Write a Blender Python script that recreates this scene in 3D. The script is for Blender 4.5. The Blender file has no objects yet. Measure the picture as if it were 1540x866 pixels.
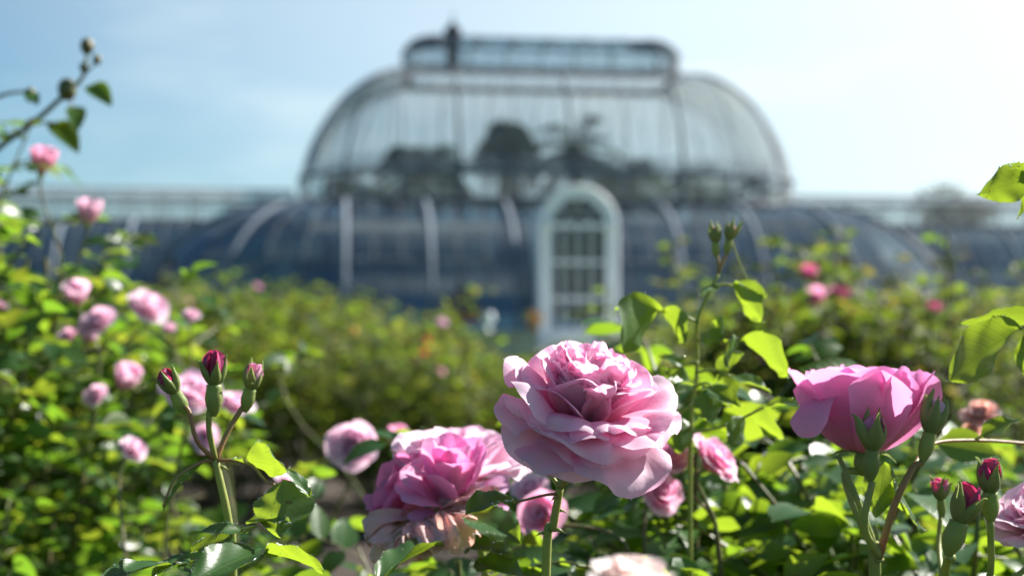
import bpy, math, random
import numpy as np
from mathutils import Vector, Matrix

SC = bpy.context.scene
COL = SC.collection
F = 2138.9            # focal length in photo pixels (50 mm on a 36 mm sensor, 1540 px wide)
EYE = 1.10            # camera height
HORIZON = 505         # photo row of the horizon
R = math.radians

def at(px, py, Y):
    return np.array([(px - 770) * Y / F, Y, EYE - (py - HORIZON) * Y / F])

# ----------------------------------------------------------------- node materials
def new_mat(name):
    m = bpy.data.materials.new(name); m.use_nodes = True
    nt = m.node_tree; nt.nodes.clear()
    return m, nt

class NT:
    def __init__(s, nt): s.nt = nt
    def n(s, t, **kw):
        nd = s.nt.nodes.new(t)
        for k, v in kw.items():
            if k.startswith('i_'):
                key = k[2:]
                key = int(key) if key.isdigit() else key.replace('_', ' ')
                sock = nd.inputs[key]
                if isinstance(v, bpy.types.NodeSocket): s.nt.links.new(v, sock)
                else: sock.default_value = v
            else: setattr(nd, k, v)
        return nd
    def link(s, a, b): s.nt.links.new(a, b)
    def math(s, op, a, b=0.0, c=None):
        nd = s.n('ShaderNodeMath', operation=op)
        for i, v in enumerate((a, b) if c is None else (a, b, c)):
            if isinstance(v, bpy.types.NodeSocket): s.link(v, nd.inputs[i])
            else: nd.inputs[i].default_value = v
        return nd.outputs[0]
    def mixc(s, fac, a, b, bt='MIX'):
        nd = s.n('ShaderNodeMix', data_type='RGBA', blend_type=bt)
        for i, v in ((0, fac), (6, a), (7, b)):
            if isinstance(v, bpy.types.NodeSocket): s.link(v, nd.inputs[i])
            else: nd.inputs[i].default_value = v if not isinstance(v, tuple) else (*v, 1.0)[:4]
        return nd.outputs[2]
    def ramp(s, fac, stops):
        nd = s.n('ShaderNodeValToRGB')
        cr = nd.color_ramp
        while len(cr.elements) < len(stops): cr.elements.new(0.5)
        for e, (p, c) in zip(cr.elements, stops):
            e.position = p; e.color = (*c, 1.0)
        s.link(fac, nd.inputs[0])
        return nd.outputs[0]
    def noise(s, scale, vec=None, detail=3.0, rough=0.55):
        nd = s.n('ShaderNodeTexNoise')
        nd.inputs['Scale'].default_value = scale; nd.inputs['Detail'].default_value = detail
        nd.inputs['Roughness'].default_value = rough
        if vec is not None: s.link(vec, nd.inputs['Vector'])
        return nd.outputs[0]
    def out(s, sh, disp=None):
        o = s.n('ShaderNodeOutputMaterial'); s.link(sh, o.inputs[0])

def principled(t, color, rough, spec=0.5, normal=None, metallic=0.0):
    p = t.n('ShaderNodeBsdfPrincipled')
    for k, v in (('Base Color', color), ('Roughness', rough), ('Metallic', metallic), ('Specular IOR Level', spec)):
        if isinstance(v, bpy.types.NodeSocket): t.link(v, p.inputs[k])
        else: p.inputs[k].default_value = (*v, 1.0) if isinstance(v, tuple) else v
    if normal is not None: t.link(normal, p.inputs['Normal'])
    return p.outputs[0]

def mix_shader(t, fac, a, b):
    nd = t.n('ShaderNodeMixShader')
    if isinstance(fac, bpy.types.NodeSocket): t.link(fac, nd.inputs[0])
    else: nd.inputs[0].default_value = fac
    t.link(a, nd.inputs[1]); t.link(b, nd.inputs[2])
    return nd.outputs[0]

def leaf_material(name, tops, trans, veins=True, fac=0.48, rough=0.42, spec=0.45):
    """tops: list of base colours spread over the leaves; trans: list of light-through colours"""
    m, nt = new_mat(name); t = NT(nt)
    geo = t.n('ShaderNodeNewGeometry')
    rnd = geo.outputs['Random Per Island']
    k = len(tops)
    top = t.ramp(rnd, [((i + .5) / k, c) for i, c in enumerate(tops)])
    k = len(trans)
    tr = t.ramp(rnd, [((i + .5) / k, c) for i, c in enumerate(trans)])
    under = t.mixc(0.35, top, (0.16, 0.22, 0.12))
    base = t.mixc(geo.outputs['Backfacing'], top, under)
    normal = None
    if veins:
        uv = t.n('ShaderNodeUVMap').outputs[0]
        sep = t.n('ShaderNodeSeparateXYZ', i_0=uv)
        au = t.math('ABSOLUTE', sep.outputs[0])
        # side veins leave the midrib at an angle
        ph = t.math('SUBTRACT', t.math('MULTIPLY', sep.outputs[1], 9.0), t.math('MULTIPLY', au, 2.6))
        fr = t.math('ABSOLUTE', t.math('SUBTRACT', t.math('FRACT', ph), 0.5))
        side = t.math('MULTIPLY', t.n('ShaderNodeMapRange', i_0=fr, i_1=0.0, i_2=0.10, i_3=1.0, i_4=0.0).outputs[0], 0.6)
        mid = t.n('ShaderNodeMapRange', i_0=au, i_1=0.0, i_2=0.06, i_3=1.0, i_4=0.0).outputs[0]
        vein = t.math('MAXIMUM', side, mid)
        pitch = t.noise(900.0, t.n('ShaderNodeTexCoord').outputs['Object'], 2.0)
        hgt = t.math('ADD', t.math('MULTIPLY', vein, -1.0), t.math('MULTIPLY', pitch, 0.5))
        bump = t.n('ShaderNodeBump'); bump.inputs['Strength'].default_value = 0.22
        bump.inputs['Distance'].default_value = 0.0006
        t.link(hgt, bump.inputs['Height']); normal = bump.outputs[0]
        blot = t.noise(60.0, t.n('ShaderNodeTexCoord').outputs['Object'], 3.0)
        base = t.mixc(t.math('MULTIPLY', vein, 0.35), base, (0.16, 0.24, 0.07))
        base = t.mixc(t.math('MULTIPLY', blot, 0.35), base, (0.03, 0.075, 0.03))
        tr = t.mixc(t.math('MULTIPLY', vein, 0.30), tr, (0.10, 0.22, 0.01))
        spot = t.n('ShaderNodeMapRange', i_0=t.noise(140.0, t.n('ShaderNodeTexCoord').outputs['Object'], 2.0), i_1=0.70, i_2=0.76, i_3=0.0, i_4=0.8).outputs[0]
        base = t.mixc(spot, base, (0.10, 0.06, 0.025)); tr = t.mixc(spot, tr, (0.09, 0.05, 0.01))
    d = principled(t, base, rough, spec, normal)
    tl = t.n('ShaderNodeBsdfTranslucent'); t.link(tr, tl.inputs[0])
    if normal is not None: t.link(normal, tl.inputs['Normal'])
    t.out(mix_shader(t, fac, d, tl.outputs[0]))
    return m

def petal_material(name, base_c, mid_c, edge_c, trans_c, fac=0.55, brown=0.0):
    m, nt = new_mat(name); t = NT(nt)
    uv = t.n('ShaderNodeUVMap').outputs[0]
    sep = t.n('ShaderNodeSeparateXYZ', i_0=uv)
    geo = t.n('ShaderNodeNewGeometry'); obj = t.n('ShaderNodeTexCoord').outputs['Object']
    stretched = t.n('ShaderNodeMapping', i_0=uv); stretched.inputs['Scale'].default_value = (26, 2.5, 1)
    streak = t.noise(1.0, stretched.outputs[0], 3.0)
    v = t.math('ADD', sep.outputs[1], t.math('MULTIPLY', t.math('SUBTRACT', streak, 0.5), 0.45))
    v = t.math('ADD', v, t.math('MULTIPLY', t.math('SUBTRACT', geo.outputs['Random Per Island'], 0.5), 0.25))
    col = t.ramp(v, [(0.0, base_c), (0.45, mid_c), (0.95, edge_c)])
    tcol = t.mixc(0.5, t.mixc(1.0, col, trans_c, 'MULTIPLY'), trans_c)
    if brown > 0:
        bl = t.noise(55.0, obj, 4.0)
        bf = t.n('ShaderNodeMapRange', i_0=bl, i_1=0.60 - brown, i_2=0.72 - brown, i_3=0.0, i_4=0.8).outputs[0]
        col = t.mixc(bf, col, (0.42, 0.20, 0.09)); tcol = t.mixc(bf, tcol, (0.35, 0.12, 0.03))
    hgt = t.math('ADD', t.noise(140.0, obj, 4.0), t.math('MULTIPLY', streak, 0.22))
    bump = t.n('ShaderNodeBump'); bump.inputs['Strength'].default_value = 0.35
    bump.inputs['Distance'].default_value = 0.0012
    t.link(hgt, bump.inputs['Height'])
    d = principled(t, col, 0.55, 0.25, bump.outputs[0])
    tl = t.n('ShaderNodeBsdfTranslucent'); t.link(tcol, tl.inputs[0]); t.link(bump.outputs[0], tl.inputs['Normal'])
    t.out(mix_shader(t, fac, d, tl.outputs[0]))
    return m

def stem_material(name, c1, c2, fac=0.18):
    m, nt = new_mat(name); t = NT(nt)
    obj = t.n('ShaderNodeTexCoord').outputs['Object']
    n1 = t.noise(45.0, obj, 4.0)
    col = t.ramp(n1, [(0.35, c1), (0.65, c2)])
    bump = t.n('ShaderNodeBump'); bump.inputs['Strength'].default_value = 0.3; bump.inputs['Distance'].default_value = 0.001
    t.link(t.noise(400.0, obj, 3.0), bump.inputs['Height'])
    d = principled(t, col, 0.45, 0.4, bump.outputs[0])
    tl = t.n('ShaderNodeBsdfTranslucent'); t.link(col, tl.inputs[0])
    t.out(mix_shader(t, fac, d, tl.outputs[0]))
    return m

def solid_material(name, c1, c2, rough=0.6, scale=6.0, metallic=0.0, spec=0.5, bump_d=0.0):
    m, nt = new_mat(name); t = NT(nt)
    obj = t.n('ShaderNodeTexCoord').outputs['Object']
    n1 = t.noise(scale, obj, 5.0)
    col = t.ramp(n1, [(0.3, c1), (0.7, c2)])
    nrm = None
    if bump_d:
        b = t.n('ShaderNodeBump'); b.inputs['Strength'].default_value = 0.6; b.inputs['Distance'].default_value = bump_d
        t.link(t.noise(scale * 4, obj, 5.0), b.inputs['Height']); nrm = b.outputs[0]
    t.out(principled(t, col, rough, spec, nrm, metallic))
    return m

def glass_material(name, tint, dust, dust_col, refl0, graze=0.8):
    m, nt = new_mat(name); t = NT(nt)
    lw = t.n('ShaderNodeLayerWeight'); lw.inputs['Blend'].default_value = 0.5
    f = t.math('POWER', lw.outputs['Facing'], 4.0)
    f = t.math('ADD', t.math('MULTIPLY', f, graze), refl0)
    tr = t.n('ShaderNodeBsdfTransparent'); tr.inputs[0].default_value = (*tint, 1)
    obj = t.n('ShaderNodeTexCoord').outputs['Object']
    gl = t.n('ShaderNodeBsdfGlossy'); gl.inputs['Roughness'].default_value = 0.03
    gl.inputs[0].default_value = (0.95, 0.97, 1.0, 1)
    g = mix_shader(t, f, tr.outputs[0], gl.outputs[0])
    df = t.n('ShaderNodeBsdfDiffuse'); df.inputs[0].default_value = (*dust_col, 1)
    tl = t.n('ShaderNodeBsdfTranslucent'); tl.inputs[0].default_value = (*dust_col, 1)
    dd = mix_shader(t, 0.5, df.outputs[0], tl.outputs[0])
    dn = t.math('MULTIPLY', t.n('ShaderNodeMapRange', i_0=t.noise(0.35, obj, 5.0), i_1=0.3, i_2=0.7, i_3=0.5, i_4=1.5).outputs[0], dust)
    t.out(mix_shader(t, dn, g, dd))
    return m

M = {}
M['leaf'] = leaf_material('rose leaf', [(0.028, 0.085, 0.022), (0.042, 0.115, 0.025), (0.035, 0.097, 0.026)],
                          [(0.27, 0.41, 0.02), (0.34, 0.46, 0.025), (0.22, 0.37, 0.02)], rough=0.36)
M['leaf_bush'] = leaf_material('bush leaf', [(0.022, 0.065, 0.014), (0.036, 0.095, 0.018), (0.032, 0.078, 0.017), (0.065, 0.095, 0.018)],
                               [(0.17, 0.34, 0.02), (0.23, 0.41, 0.025), (0.28, 0.43, 0.025), (0.32, 0.38, 0.03)], veins=False, fac=0.45, rough=0.36, spec=0.38)
M['leaf_far'] = leaf_material('far leaf', [(0.032, 0.062, 0.010), (0.048, 0.082, 0.011), (0.064, 0.085, 0.012), (0.040, 0.072, 0.010), (0.075, 0.058, 0.016)],
                              [(0.17, 0.30, 0.02), (0.23, 0.35, 0.025), (0.28, 0.34, 0.03), (0.19, 0.32, 0.02), (0.29, 0.24, 0.04)], veins=False, fac=0.42, rough=0.6, spec=0.2)
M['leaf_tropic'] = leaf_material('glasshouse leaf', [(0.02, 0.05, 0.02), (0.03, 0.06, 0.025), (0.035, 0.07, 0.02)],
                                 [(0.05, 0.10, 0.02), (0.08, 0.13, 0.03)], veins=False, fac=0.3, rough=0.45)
M['leaf_tree'] = leaf_material('tree leaf', [(0.02, 0.04, 0.02), (0.03, 0.05, 0.022)], [(0.04, 0.07, 0.02), (0.06, 0.08, 0.02)], veins=False, fac=0.25, rough=0.7, spec=0.1)
M['petal_main'] = petal_material('soft pink petal', (0.92, 0.32, 0.40), (0.90, 0.53, 0.72), (0.92, 0.72, 0.85), (0.98, 0.56, 0.74))
M['petal_pale'] = petal_material('pale pink petal', (0.88, 0.52, 0.62), (0.88, 0.65, 0.78), (0.90, 0.78, 0.87), (0.97, 0.68, 0.80))
M['petal_orchid'] = petal_material('orchid pink petal', (0.86, 0.34, 0.54), (0.84, 0.42, 0.69), (0.88, 0.52, 0.76), (0.95, 0.44, 0.72))
M['petal_deep'] = petal_material('deep pink petal', (0.80, 0.22, 0.38), (0.80, 0.28, 0.52), (0.85, 0.40, 0.63), (0.94, 0.30, 0.54))
M['petal_bud'] = petal_material('crimson bud petal', (0.52, 0.05, 0.14), (0.54, 0.07, 0.20), (0.62, 0.14, 0.32), (0.75, 0.08, 0.24))
M['petal_wilt'] = petal_material('wilting petal', (0.80, 0.50, 0.45), (0.84, 0.62, 0.60), (0.85, 0.70, 0.70), (0.90, 0.55, 0.45), brown=0.06)
M['petal_coral'] = petal_material('coral petal', (0.75, 0.20, 0.08), (0.80, 0.26, 0.14), (0.82, 0.34, 0.22), (0.85, 0.25, 0.10))
M['petal_rust'] = petal_material('rust orange petal', (0.40, 0.10, 0.04), (0.42, 0.13, 0.06), (0.45, 0.18, 0.10), (0.4, 0.12, 0.05))
M['petal_peach'] = petal_material('peach petal', (0.85, 0.50, 0.22), (0.86, 0.60, 0.35), (0.88, 0.70, 0.52), (0.9, 0.55, 0.25))
M['stem'] = stem_material('green stem', (0.26, 0.34, 0.09), (0.34, 0.37, 0.11), 0.3)
M['stem_red'] = stem_material('reddish stem', (0.30, 0.26, 0.10), (0.38, 0.19, 0.10), 0.3)
M['cane'] = stem_material('cane', (0.09, 0.13, 0.04), (0.16, 0.13, 0.06), 0.1)
M['sepal'] = stem_material('sepal', (0.24, 0.33, 0.10), (0.31, 0.36, 0.12), 0.42)
M['bark'] = solid_material('bark', (0.06, 0.045, 0.03), (0.12, 0.09, 0.06), 0.85, 8.0, bump_d=0.02)
M['white_paint'] = solid_material('white painted iron', (0.72, 0.77, 0.84), (0.79, 0.83, 0.88), 0.45, 1.2)
M['rib'] = solid_material('shade toned white glazing rib', (0.12, 0.15, 0.19), (0.17, 0.20, 0.24), 0.75, 2.0, 0.0, 0.15)  # white ribs; the bluish shade of the front is put into this dark colour
M['iron'] = solid_material('grey painted iron', (0.06, 0.07, 0.08), (0.10, 0.11, 0.12), 0.75, 2.0, 0.0, 0.15)
M['stone'] = solid_material('pale stone', (0.36, 0.34, 0.30), (0.48, 0.46, 0.41), 0.8, 3.0, bump_d=0.01)
M['slate'] = solid_material('dark slate', (0.010, 0.011, 0.018), (0.018, 0.019, 0.028), 0.8, 5.0, 0.0, 0.1)
M['red_paint'] = solid_material('red paint', (0.28, 0.04, 0.03), (0.36, 0.06, 0.04), 0.5, 5.0)
M['green_paint'] = solid_material('grey green paint', (0.16, 0.22, 0.19), (0.22, 0.28, 0.24), 0.5, 5.0)
M['terracotta'] = solid_material('terracotta', (0.35, 0.13, 0.06), (0.42, 0.17, 0.08), 0.8, 8.0)
M['glass_upper'] = glass_material('limewashed glass', (0.80, 0.85, 0.87), 0.17, (0.60, 0.58, 0.54), 0.05)
M['glass_lower'] = glass_material('dark glass', (0.17, 0.23, 0.26), 0.02, (0.3, 0.36, 0.42), 0.22, 0.35)
M['glass_roof'] = glass_material('lantern roof glass', (0.62, 0.72, 0.78), 0.05, (0.4, 0.42, 0.45), 0.10, 0.5)
def drop_material():
    m, nt = new_mat('dew'); t = NT(nt)
    tr = t.n('ShaderNodeBsdfTransparent'); gl = t.n('ShaderNodeBsdfGlossy'); gl.inputs['Roughness'].default_value = 0.12
    t.out(mix_shader(t, 0.35, tr.outputs[0], gl.outputs[0])); return m
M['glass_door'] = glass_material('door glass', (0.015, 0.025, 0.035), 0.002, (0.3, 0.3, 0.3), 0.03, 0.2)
M['dew'] = drop_material()

# ----------------------------------------------------------------- mesh builder
class MB:
    def __init__(s): s.v = []; s.f = []; s.uv = []; s.mi = []; s.n = 0
    def grid(s, P, UV=None, mi=0, wrap=False):
        nv, nu = P.shape[:2]
        if UV is None:
            a, b = np.meshgrid(np.linspace(-1, 1, nu), np.linspace(0, 1, nv)); UV = np.stack([a, b], -1)
        idx = np.arange(nv * nu).reshape(nv, nu) + s.n
        s.v.append(P.reshape(-1, 3)); s.uv.append(UV.reshape(-1, 2))
        if wrap: idx = np.concatenate([idx, idx[:, :1]], 1)
        q = np.stack([idx[:-1, :-1], idx[:-1, 1:], idx[1:, 1:], idx[1:, :-1]], -1).reshape(-1, 4)
        s.f += q.tolist(); s.mi += [mi] * len(q); s.n += nv * nu
    def poly(s, V, Fs, mi=0, UV=None):
        V = np.asarray(V, float)
        s.v.append(V); s.uv.append(np.zeros((len(V), 2)) if UV is None else UV)
        s.f += [[i + s.n for i in f] for f in Fs]; s.mi += [mi] * len(Fs); s.n += len(V)
    def tube(s, pts, rad, k=6, mi=0, cap=True):
        pts = np.asarray(pts, float); n = len(pts)
        rad = np.broadcast_to(np.asarray(rad, float), (n,))
        tan = np.gradient(pts, axis=0); tan /= np.linalg.norm(tan, axis=1, keepdims=True) + 1e-12
        ref = np.array([0.31, 0.9, 0.2]); 
        if abs(np.dot(ref / np.linalg.norm(ref), tan[0])) > .9: ref = np.array([1., 0, 0.1])
        a = np.cross(tan, ref); a /= np.linalg.norm(a, axis=1, keepdims=True); b = np.cross(tan, a)
        th = np.linspace(0, 2 * np.pi, k, endpoint=False)
        P = pts[:, None] + rad[:, None, None] * (a[:, None] * np.cos(th)[None, :, None] + b[:, None] * np.sin(th)[None, :, None])
        st = s.n
        s.grid(P, mi=mi, wrap=True)
        if cap:
            s.f += [list(range(st + k - 1, st - 1, -1)), list(range(st + (n - 1) * k, st + n * k))]; s.mi += [mi, mi]
    def box(s, c, d, mi=0, rot=None):
        x, y, z = [q / 2 for q in d]
        V = np.array([[-x,-y,-z],[x,-y,-z],[x,y,-z],[-x,y,-z],[-x,-y,z],[x,-y,z],[x,y,z],[-x,y,z]])
        if rot is not None: V = V @ np.asarray(rot).T
        s.poly(V + np.asarray(c, float), [[0,3,2,1],[4,5,6,7],[0,1,5,4],[1,2,6,5],[2,3,7,6],[3,0,4,7]], mi)
    def ball(s, c, r, k=6, mi=0):
        th = np.linspace(0, np.pi, k); ph = np.linspace(0, 2 * np.pi, k + 2, endpoint=False)
        r = np.broadcast_to(np.asarray(r, float), (3,))
        P = np.stack([np.sin(th)[:, None] * np.cos(ph), np.sin(th)[:, None] * np.sin(ph), np.cos(th)[:, None] + 0 * ph], -1) * r + np.asarray(c)
        s.grid(P, mi=mi, wrap=True)
    def lathe(s, prof, c, k=20, mi=0, axis=None):
        th = np.linspace(0, 2 * np.pi, k, endpoint=False)
        prof = np.asarray(prof, float)
        P = np.stack([prof[:, :1] * np.cos(th), prof[:, :1] * np.sin(th), prof[:, 1:2] + 0 * th], -1)
        if axis is not None: P = P @ frame(axis).T
        s.grid(P + np.asarray(c), mi=mi, wrap=True)
    def mesh(s, name, mats, smooth=True):
        me = bpy.data.meshes.new(name)
        V = np.concatenate(s.v) if s.v else np.zeros((0, 3))
        me.from_pydata(V.tolist(), [], s.f)
        uvs = np.concatenate(s.uv)
        lay = me.uv_layers.new(name='UVMap')
        li = np.empty(len(me.loops), np.int32); me.loops.foreach_get('vertex_index', li)
        lay.data.foreach_set('uv', uvs[li].astype(np.float32).ravel())
        for m in (mats if isinstance(mats, (list, tuple)) else [mats]): me.materials.append(m)
        me.polygons.foreach_set('material_index', np.array(s.mi, np.int32))
        me.polygons.foreach_set('use_smooth', np.full(len(s.f), smooth))
        me.update()
        return me
    def build(s, name, mats, parent=None, smooth=True, world=True):
        """world=True: the vertices are world positions; shift them into the (unrotated) root's frame"""
        if parent is not None and world:
            off = root_loc(parent)
            s.v = [v - off for v in s.v]
        o = bpy.data.objects.new(name, s.mesh(name, mats, smooth)); COL.objects.link(o)
        if parent is not None: o.parent = parent
        return o

def root_loc(o):
    while o.parent is not None: o = o.parent
    return np.array(o.location)

def frame(axis):
    """3x3 whose third column is axis and whose first lies as near world +X as it can"""
    z = np.asarray(axis, float); z = z / np.linalg.norm(z)
    x = np.array([1.0, 0, 0]) if abs(z[0]) < .95 else np.array([0, 1.0, 0])
    x = x - z * np.dot(x, z); x /= np.linalg.norm(x); y = np.cross(z, x)
    return np.stack([x, y, z], 1)

def thing(name, label, cat, loc=(0, 0, 0), rz=0.0, group=None):
    o = bpy.data.objects.new(name, None); COL.objects.link(o)
    o.empty_display_size = 0.1
    o.location = loc; o.rotation_euler = (0, 0, rz); o['label'] = label; o['category'] = cat
    if group: o['group'] = group
    return o

def tag(o, label=None, cat=None, group=None, kind=None):
    for k, v in (('label', label), ('category', cat), ('group', group), ('kind', kind)):
        if v: o[k] = v
    return o

def bez(p0, p1, p2, p3, n=12):
    t = np.linspace(0, 1, n)[:, None]
    return (1-t)**3*np.asarray(p0) + 3*(1-t)**2*t*np.asarray(p1) + 3*(1-t)*t*t*np.asarray(p2) + t**3*np.asarray(p3)

def smooth_path(pts, n=16):
    """Catmull-Rom through the points"""
    P = [np.asarray(p, float) for p in pts]
    P = [2*P[0]-P[1]] + P + [2*P[-1]-P[-2]]
    out = []
    m = max(2, n // (len(P) - 3))
    for i in range(1, len(P) - 2):
        for t in np.linspace(0, 1, m, endpoint=False):
            out.append(.5*((2*P[i]) + (-P[i-1]+P[i+1])*t + (2*P[i-1]-5*P[i]+4*P[i+1]-P[i+2])*t*t + (-P[i-1]+3*P[i]-3*P[i+1]+P[i+2])*t**3))
    out.append(P[-2])
    return np.array(out)

# ----------------------------------------------------------------- sky, sun, camera
SUN_AZ, SUN_EL = 58.0, 39.0     # degrees right of the view direction, height
def setup_light():
    w = bpy.data.worlds.new('World'); SC.world = w; w.use_nodes = True
    nt = w.node_tree; nt.nodes.clear(); t = NT(nt)
    sky = t.n('ShaderNodeTexSky', sky_type='NISHITA', sun_disc=False)
    sky.sun_elevation = R(SUN_EL); sky.sun_rotation = R(SUN_AZ)
    sky.altitude = 50; sky.air_density = 1.0; sky.dust_density = 0.7; sky.ozone_density = 1.6
    # thin high cloud, wider towards one side of the sky
    tc = t.n('ShaderNodeTexCoord').outputs['Generated']
    mp = t.n('ShaderNodeMapping', i_0=tc); mp.inputs['Scale'].default_value = (1.2, 1.2, 4.5)
    n1 = t.noise(2.2, mp.outputs[0], 6.0, 0.55)
    cf = t.n('ShaderNodeMapRange', i_0=n1, i_1=0.50, i_2=0.68, i_3=0.0, i_4=0.75).outputs[0]
    # a thin veil of high cloud that glows towards the sun
    dv = t.n('ShaderNodeVectorMath', operation='DOT_PRODUCT'); t.link(tc, dv.inputs[0])
    dv.inputs[1].default_value = (math.sin(R(SUN_AZ)) * math.cos(R(SUN_EL)), math.cos(R(SUN_AZ)) * math.cos(R(SUN_EL)), math.sin(R(SUN_EL)))
    vf = t.n('ShaderNodeMapRange', i_0=dv.outputs['Value'], i_1=0.20, i_2=0.80, i_3=0.0, i_4=0.85).outputs[0]
    low = t.n('ShaderNodeMapRange', i_0=t.n('ShaderNodeSeparateXYZ', i_0=tc).outputs[2], i_1=0.22, i_2=0.55, i_3=1.0, i_4=0.12).outputs[0]
    vf = t.math('MULTIPLY', vf, low)
    cf = t.math('MULTIPLY', cf, t.n('ShaderNodeMapRange', i_0=dv.outputs['Value'], i_1=-0.1, i_2=0.55, i_3=0.0, i_4=1.0).outputs[0])
    blue = t.mixc(1.0, sky.outputs[0], (0.45, 0.72, 0.80), 'MULTIPLY')
    col = t.mixc(cf, blue, (5.0, 6.2, 6.6))
    col = t.mixc(vf, col, (8.6, 9.3, 9.3))
    bg = t.n('ShaderNodeBackground'); t.link(col, bg.inputs[0]); bg.inputs[1].default_value = 0.05
    o = t.n('ShaderNodeOutputWorld'); t.link(bg.outputs[0], o.inputs[0])
    L = bpy.data.lights.new('sun', 'SUN'); L.energy = 5.0; L.angle = R(0.53); L.color = (1.0, 0.95, 0.88)
    s = bpy.data.objects.new('sun', L); COL.objects.link(s)
    d = Vector((math.sin(R(SUN_AZ)) * math.cos(R(SUN_EL)), math.cos(R(SUN_AZ)) * math.cos(R(SUN_EL)), math.sin(R(SUN_EL))))
    s.rotation_euler = d.to_track_quat('Z', 'Y').to_euler()
    s.location = (20, 10, 30)

def setup_camera():
    c = bpy.data.cameras.new('camera'); c.lens = 50; c.sensor_width = 36; c.sensor_fit = 'HORIZONTAL'
    c.shift_y = (HORIZON - 433) / 1540.0
    c.clip_start = 0.02; c.clip_end = 6000
    c.dof.use_dof = True; c.dof.focus_distance = 0.83; c.dof.aperture_fstop = 5.8; c.dof.aperture_blades = 0
    o = bpy.data.objects.new('camera', c); COL.objects.link(o)
    o.location = (0, 0, EYE); o.rotation_euler = (R(90), 0, 0)
    SC.camera = o
    SC.view_settings.view_transform = 'Standard'; SC.view_settings.look = 'None'
    SC.view_settings.exposure = 1.55; SC.view_settings.gamma = 1.0; SC.view_settings.use_curve_mapping = False
    cy = SC.cycles
    cy.max_bounces = 10; cy.diffuse_bounces = 4; cy.glossy_bounces = 3; cy.transmission_bounces = 6
    cy.transparent_max_bounces = 24; cy.sample_clamp_indirect = 6.0; cy.sample_clamp_direct = 0.0
    cy.caustics_reflective = False; cy.caustics_refractive = False
    cy.use_denoising = True; cy.use_adaptive_sampling = False
    SC.render.film_transparent = False

# ----------------------------------------------------------------- ground
def setting():
    g = MB(); g.grid(np.array([[[-2500, -300, 0], [2500, -300, 0]], [[-2500, 4000, 0], [2500, 4000, 0]]], float))
    m, nt = new_mat('grass ground'); t = NT(nt)
    pos = t.n('ShaderNodeNewGeometry').outputs['Position']
    col = t.ramp(t.noise(1.4, pos, 6.0), [(0.3, (0.045, 0.075, 0.02)), (0.7, (0.075, 0.11, 0.03))])
    t.out(principled(t, col, 0.9, 0.1))
    tag(g.build('ground', m, smooth=False), 'mown green lawn reaching back to the glasshouse', kind='structure')
    b = MB()
    nx, ny = 60, 60
    X, Y = np.meshgrid(np.linspace(-9, 9, nx), np.linspace(-1.5, 17, ny))
    rng = np.random.default_rng(4)
    Z = 0.02 + 0.03 * (np.sin(X * 2.3 + Y) * np.sin(Y * 3.1 - X) + rng.random(X.shape) * 0.6 + 0.3)
    b.grid(np.stack([X, Y, Z], -1))
    m2 = solid_material('bed soil', (0.020, 0.013, 0.009), (0.045, 0.030, 0.021), 0.95, 14.0, bump_d=0.03)
    tag(b.build('soil_bed', m2), 'dark brown crumbly soil under the rose bushes', kind='structure')
    te = MB(); te.box((1, 92, 0.17), (130, 42, 0.36))
    tag(te.build('terrace', M['stone'], smooth=False), 'pale paved terrace round the glasshouse', kind='structure')

# ----------------------------------------------------------------- glasshouse
C0 = np.array([2.0, 100.0, 0.35]); TH = R(6.5)

def rrect(A, B, Rc, nc=8, nl=(17, 11)):
    """rounded rectangle, counter-clockwise from the middle of the right side; a fixed number of points"""
    pts = []
    Rc = max(Rc, 0.35)
    a, b = A - Rc, B - Rc
    ny, nx = nl[1], nl[0]
    def line(p, q, n): 
        for i in range(n): pts.append((p[0] + (q[0]-p[0]) * i / n, p[1] + (q[1]-p[1]) * i / n))
    def arc(c, a0):
        for i in range(nc): 
            th = a0 + math.pi / 2 * i / nc; pts.append((c[0] + Rc * math.cos(th), c[1] + Rc * math.sin(th)))
    line((A, -b), (A, b), ny); arc((a, b), 0)
    line((a, B), (-a, B), nx); arc((-a, b), math.pi/2)
    line((-A, b), (-A, -b), ny); arc((-a, -b), math.pi)
    line((-a, -B), (a, -B), nx); arc((a, -b), 1.5 * math.pi)
    return np.array(pts)

def shell(A, B, Rc, prof):
    rows = []
    for ins, z in prof:
        p = rrect(A - ins, B - ins, Rc - ins)
        rows.append(np.concatenate([p, np.full((len(p), 1), z)], 1))
    return np.array(rows)

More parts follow.
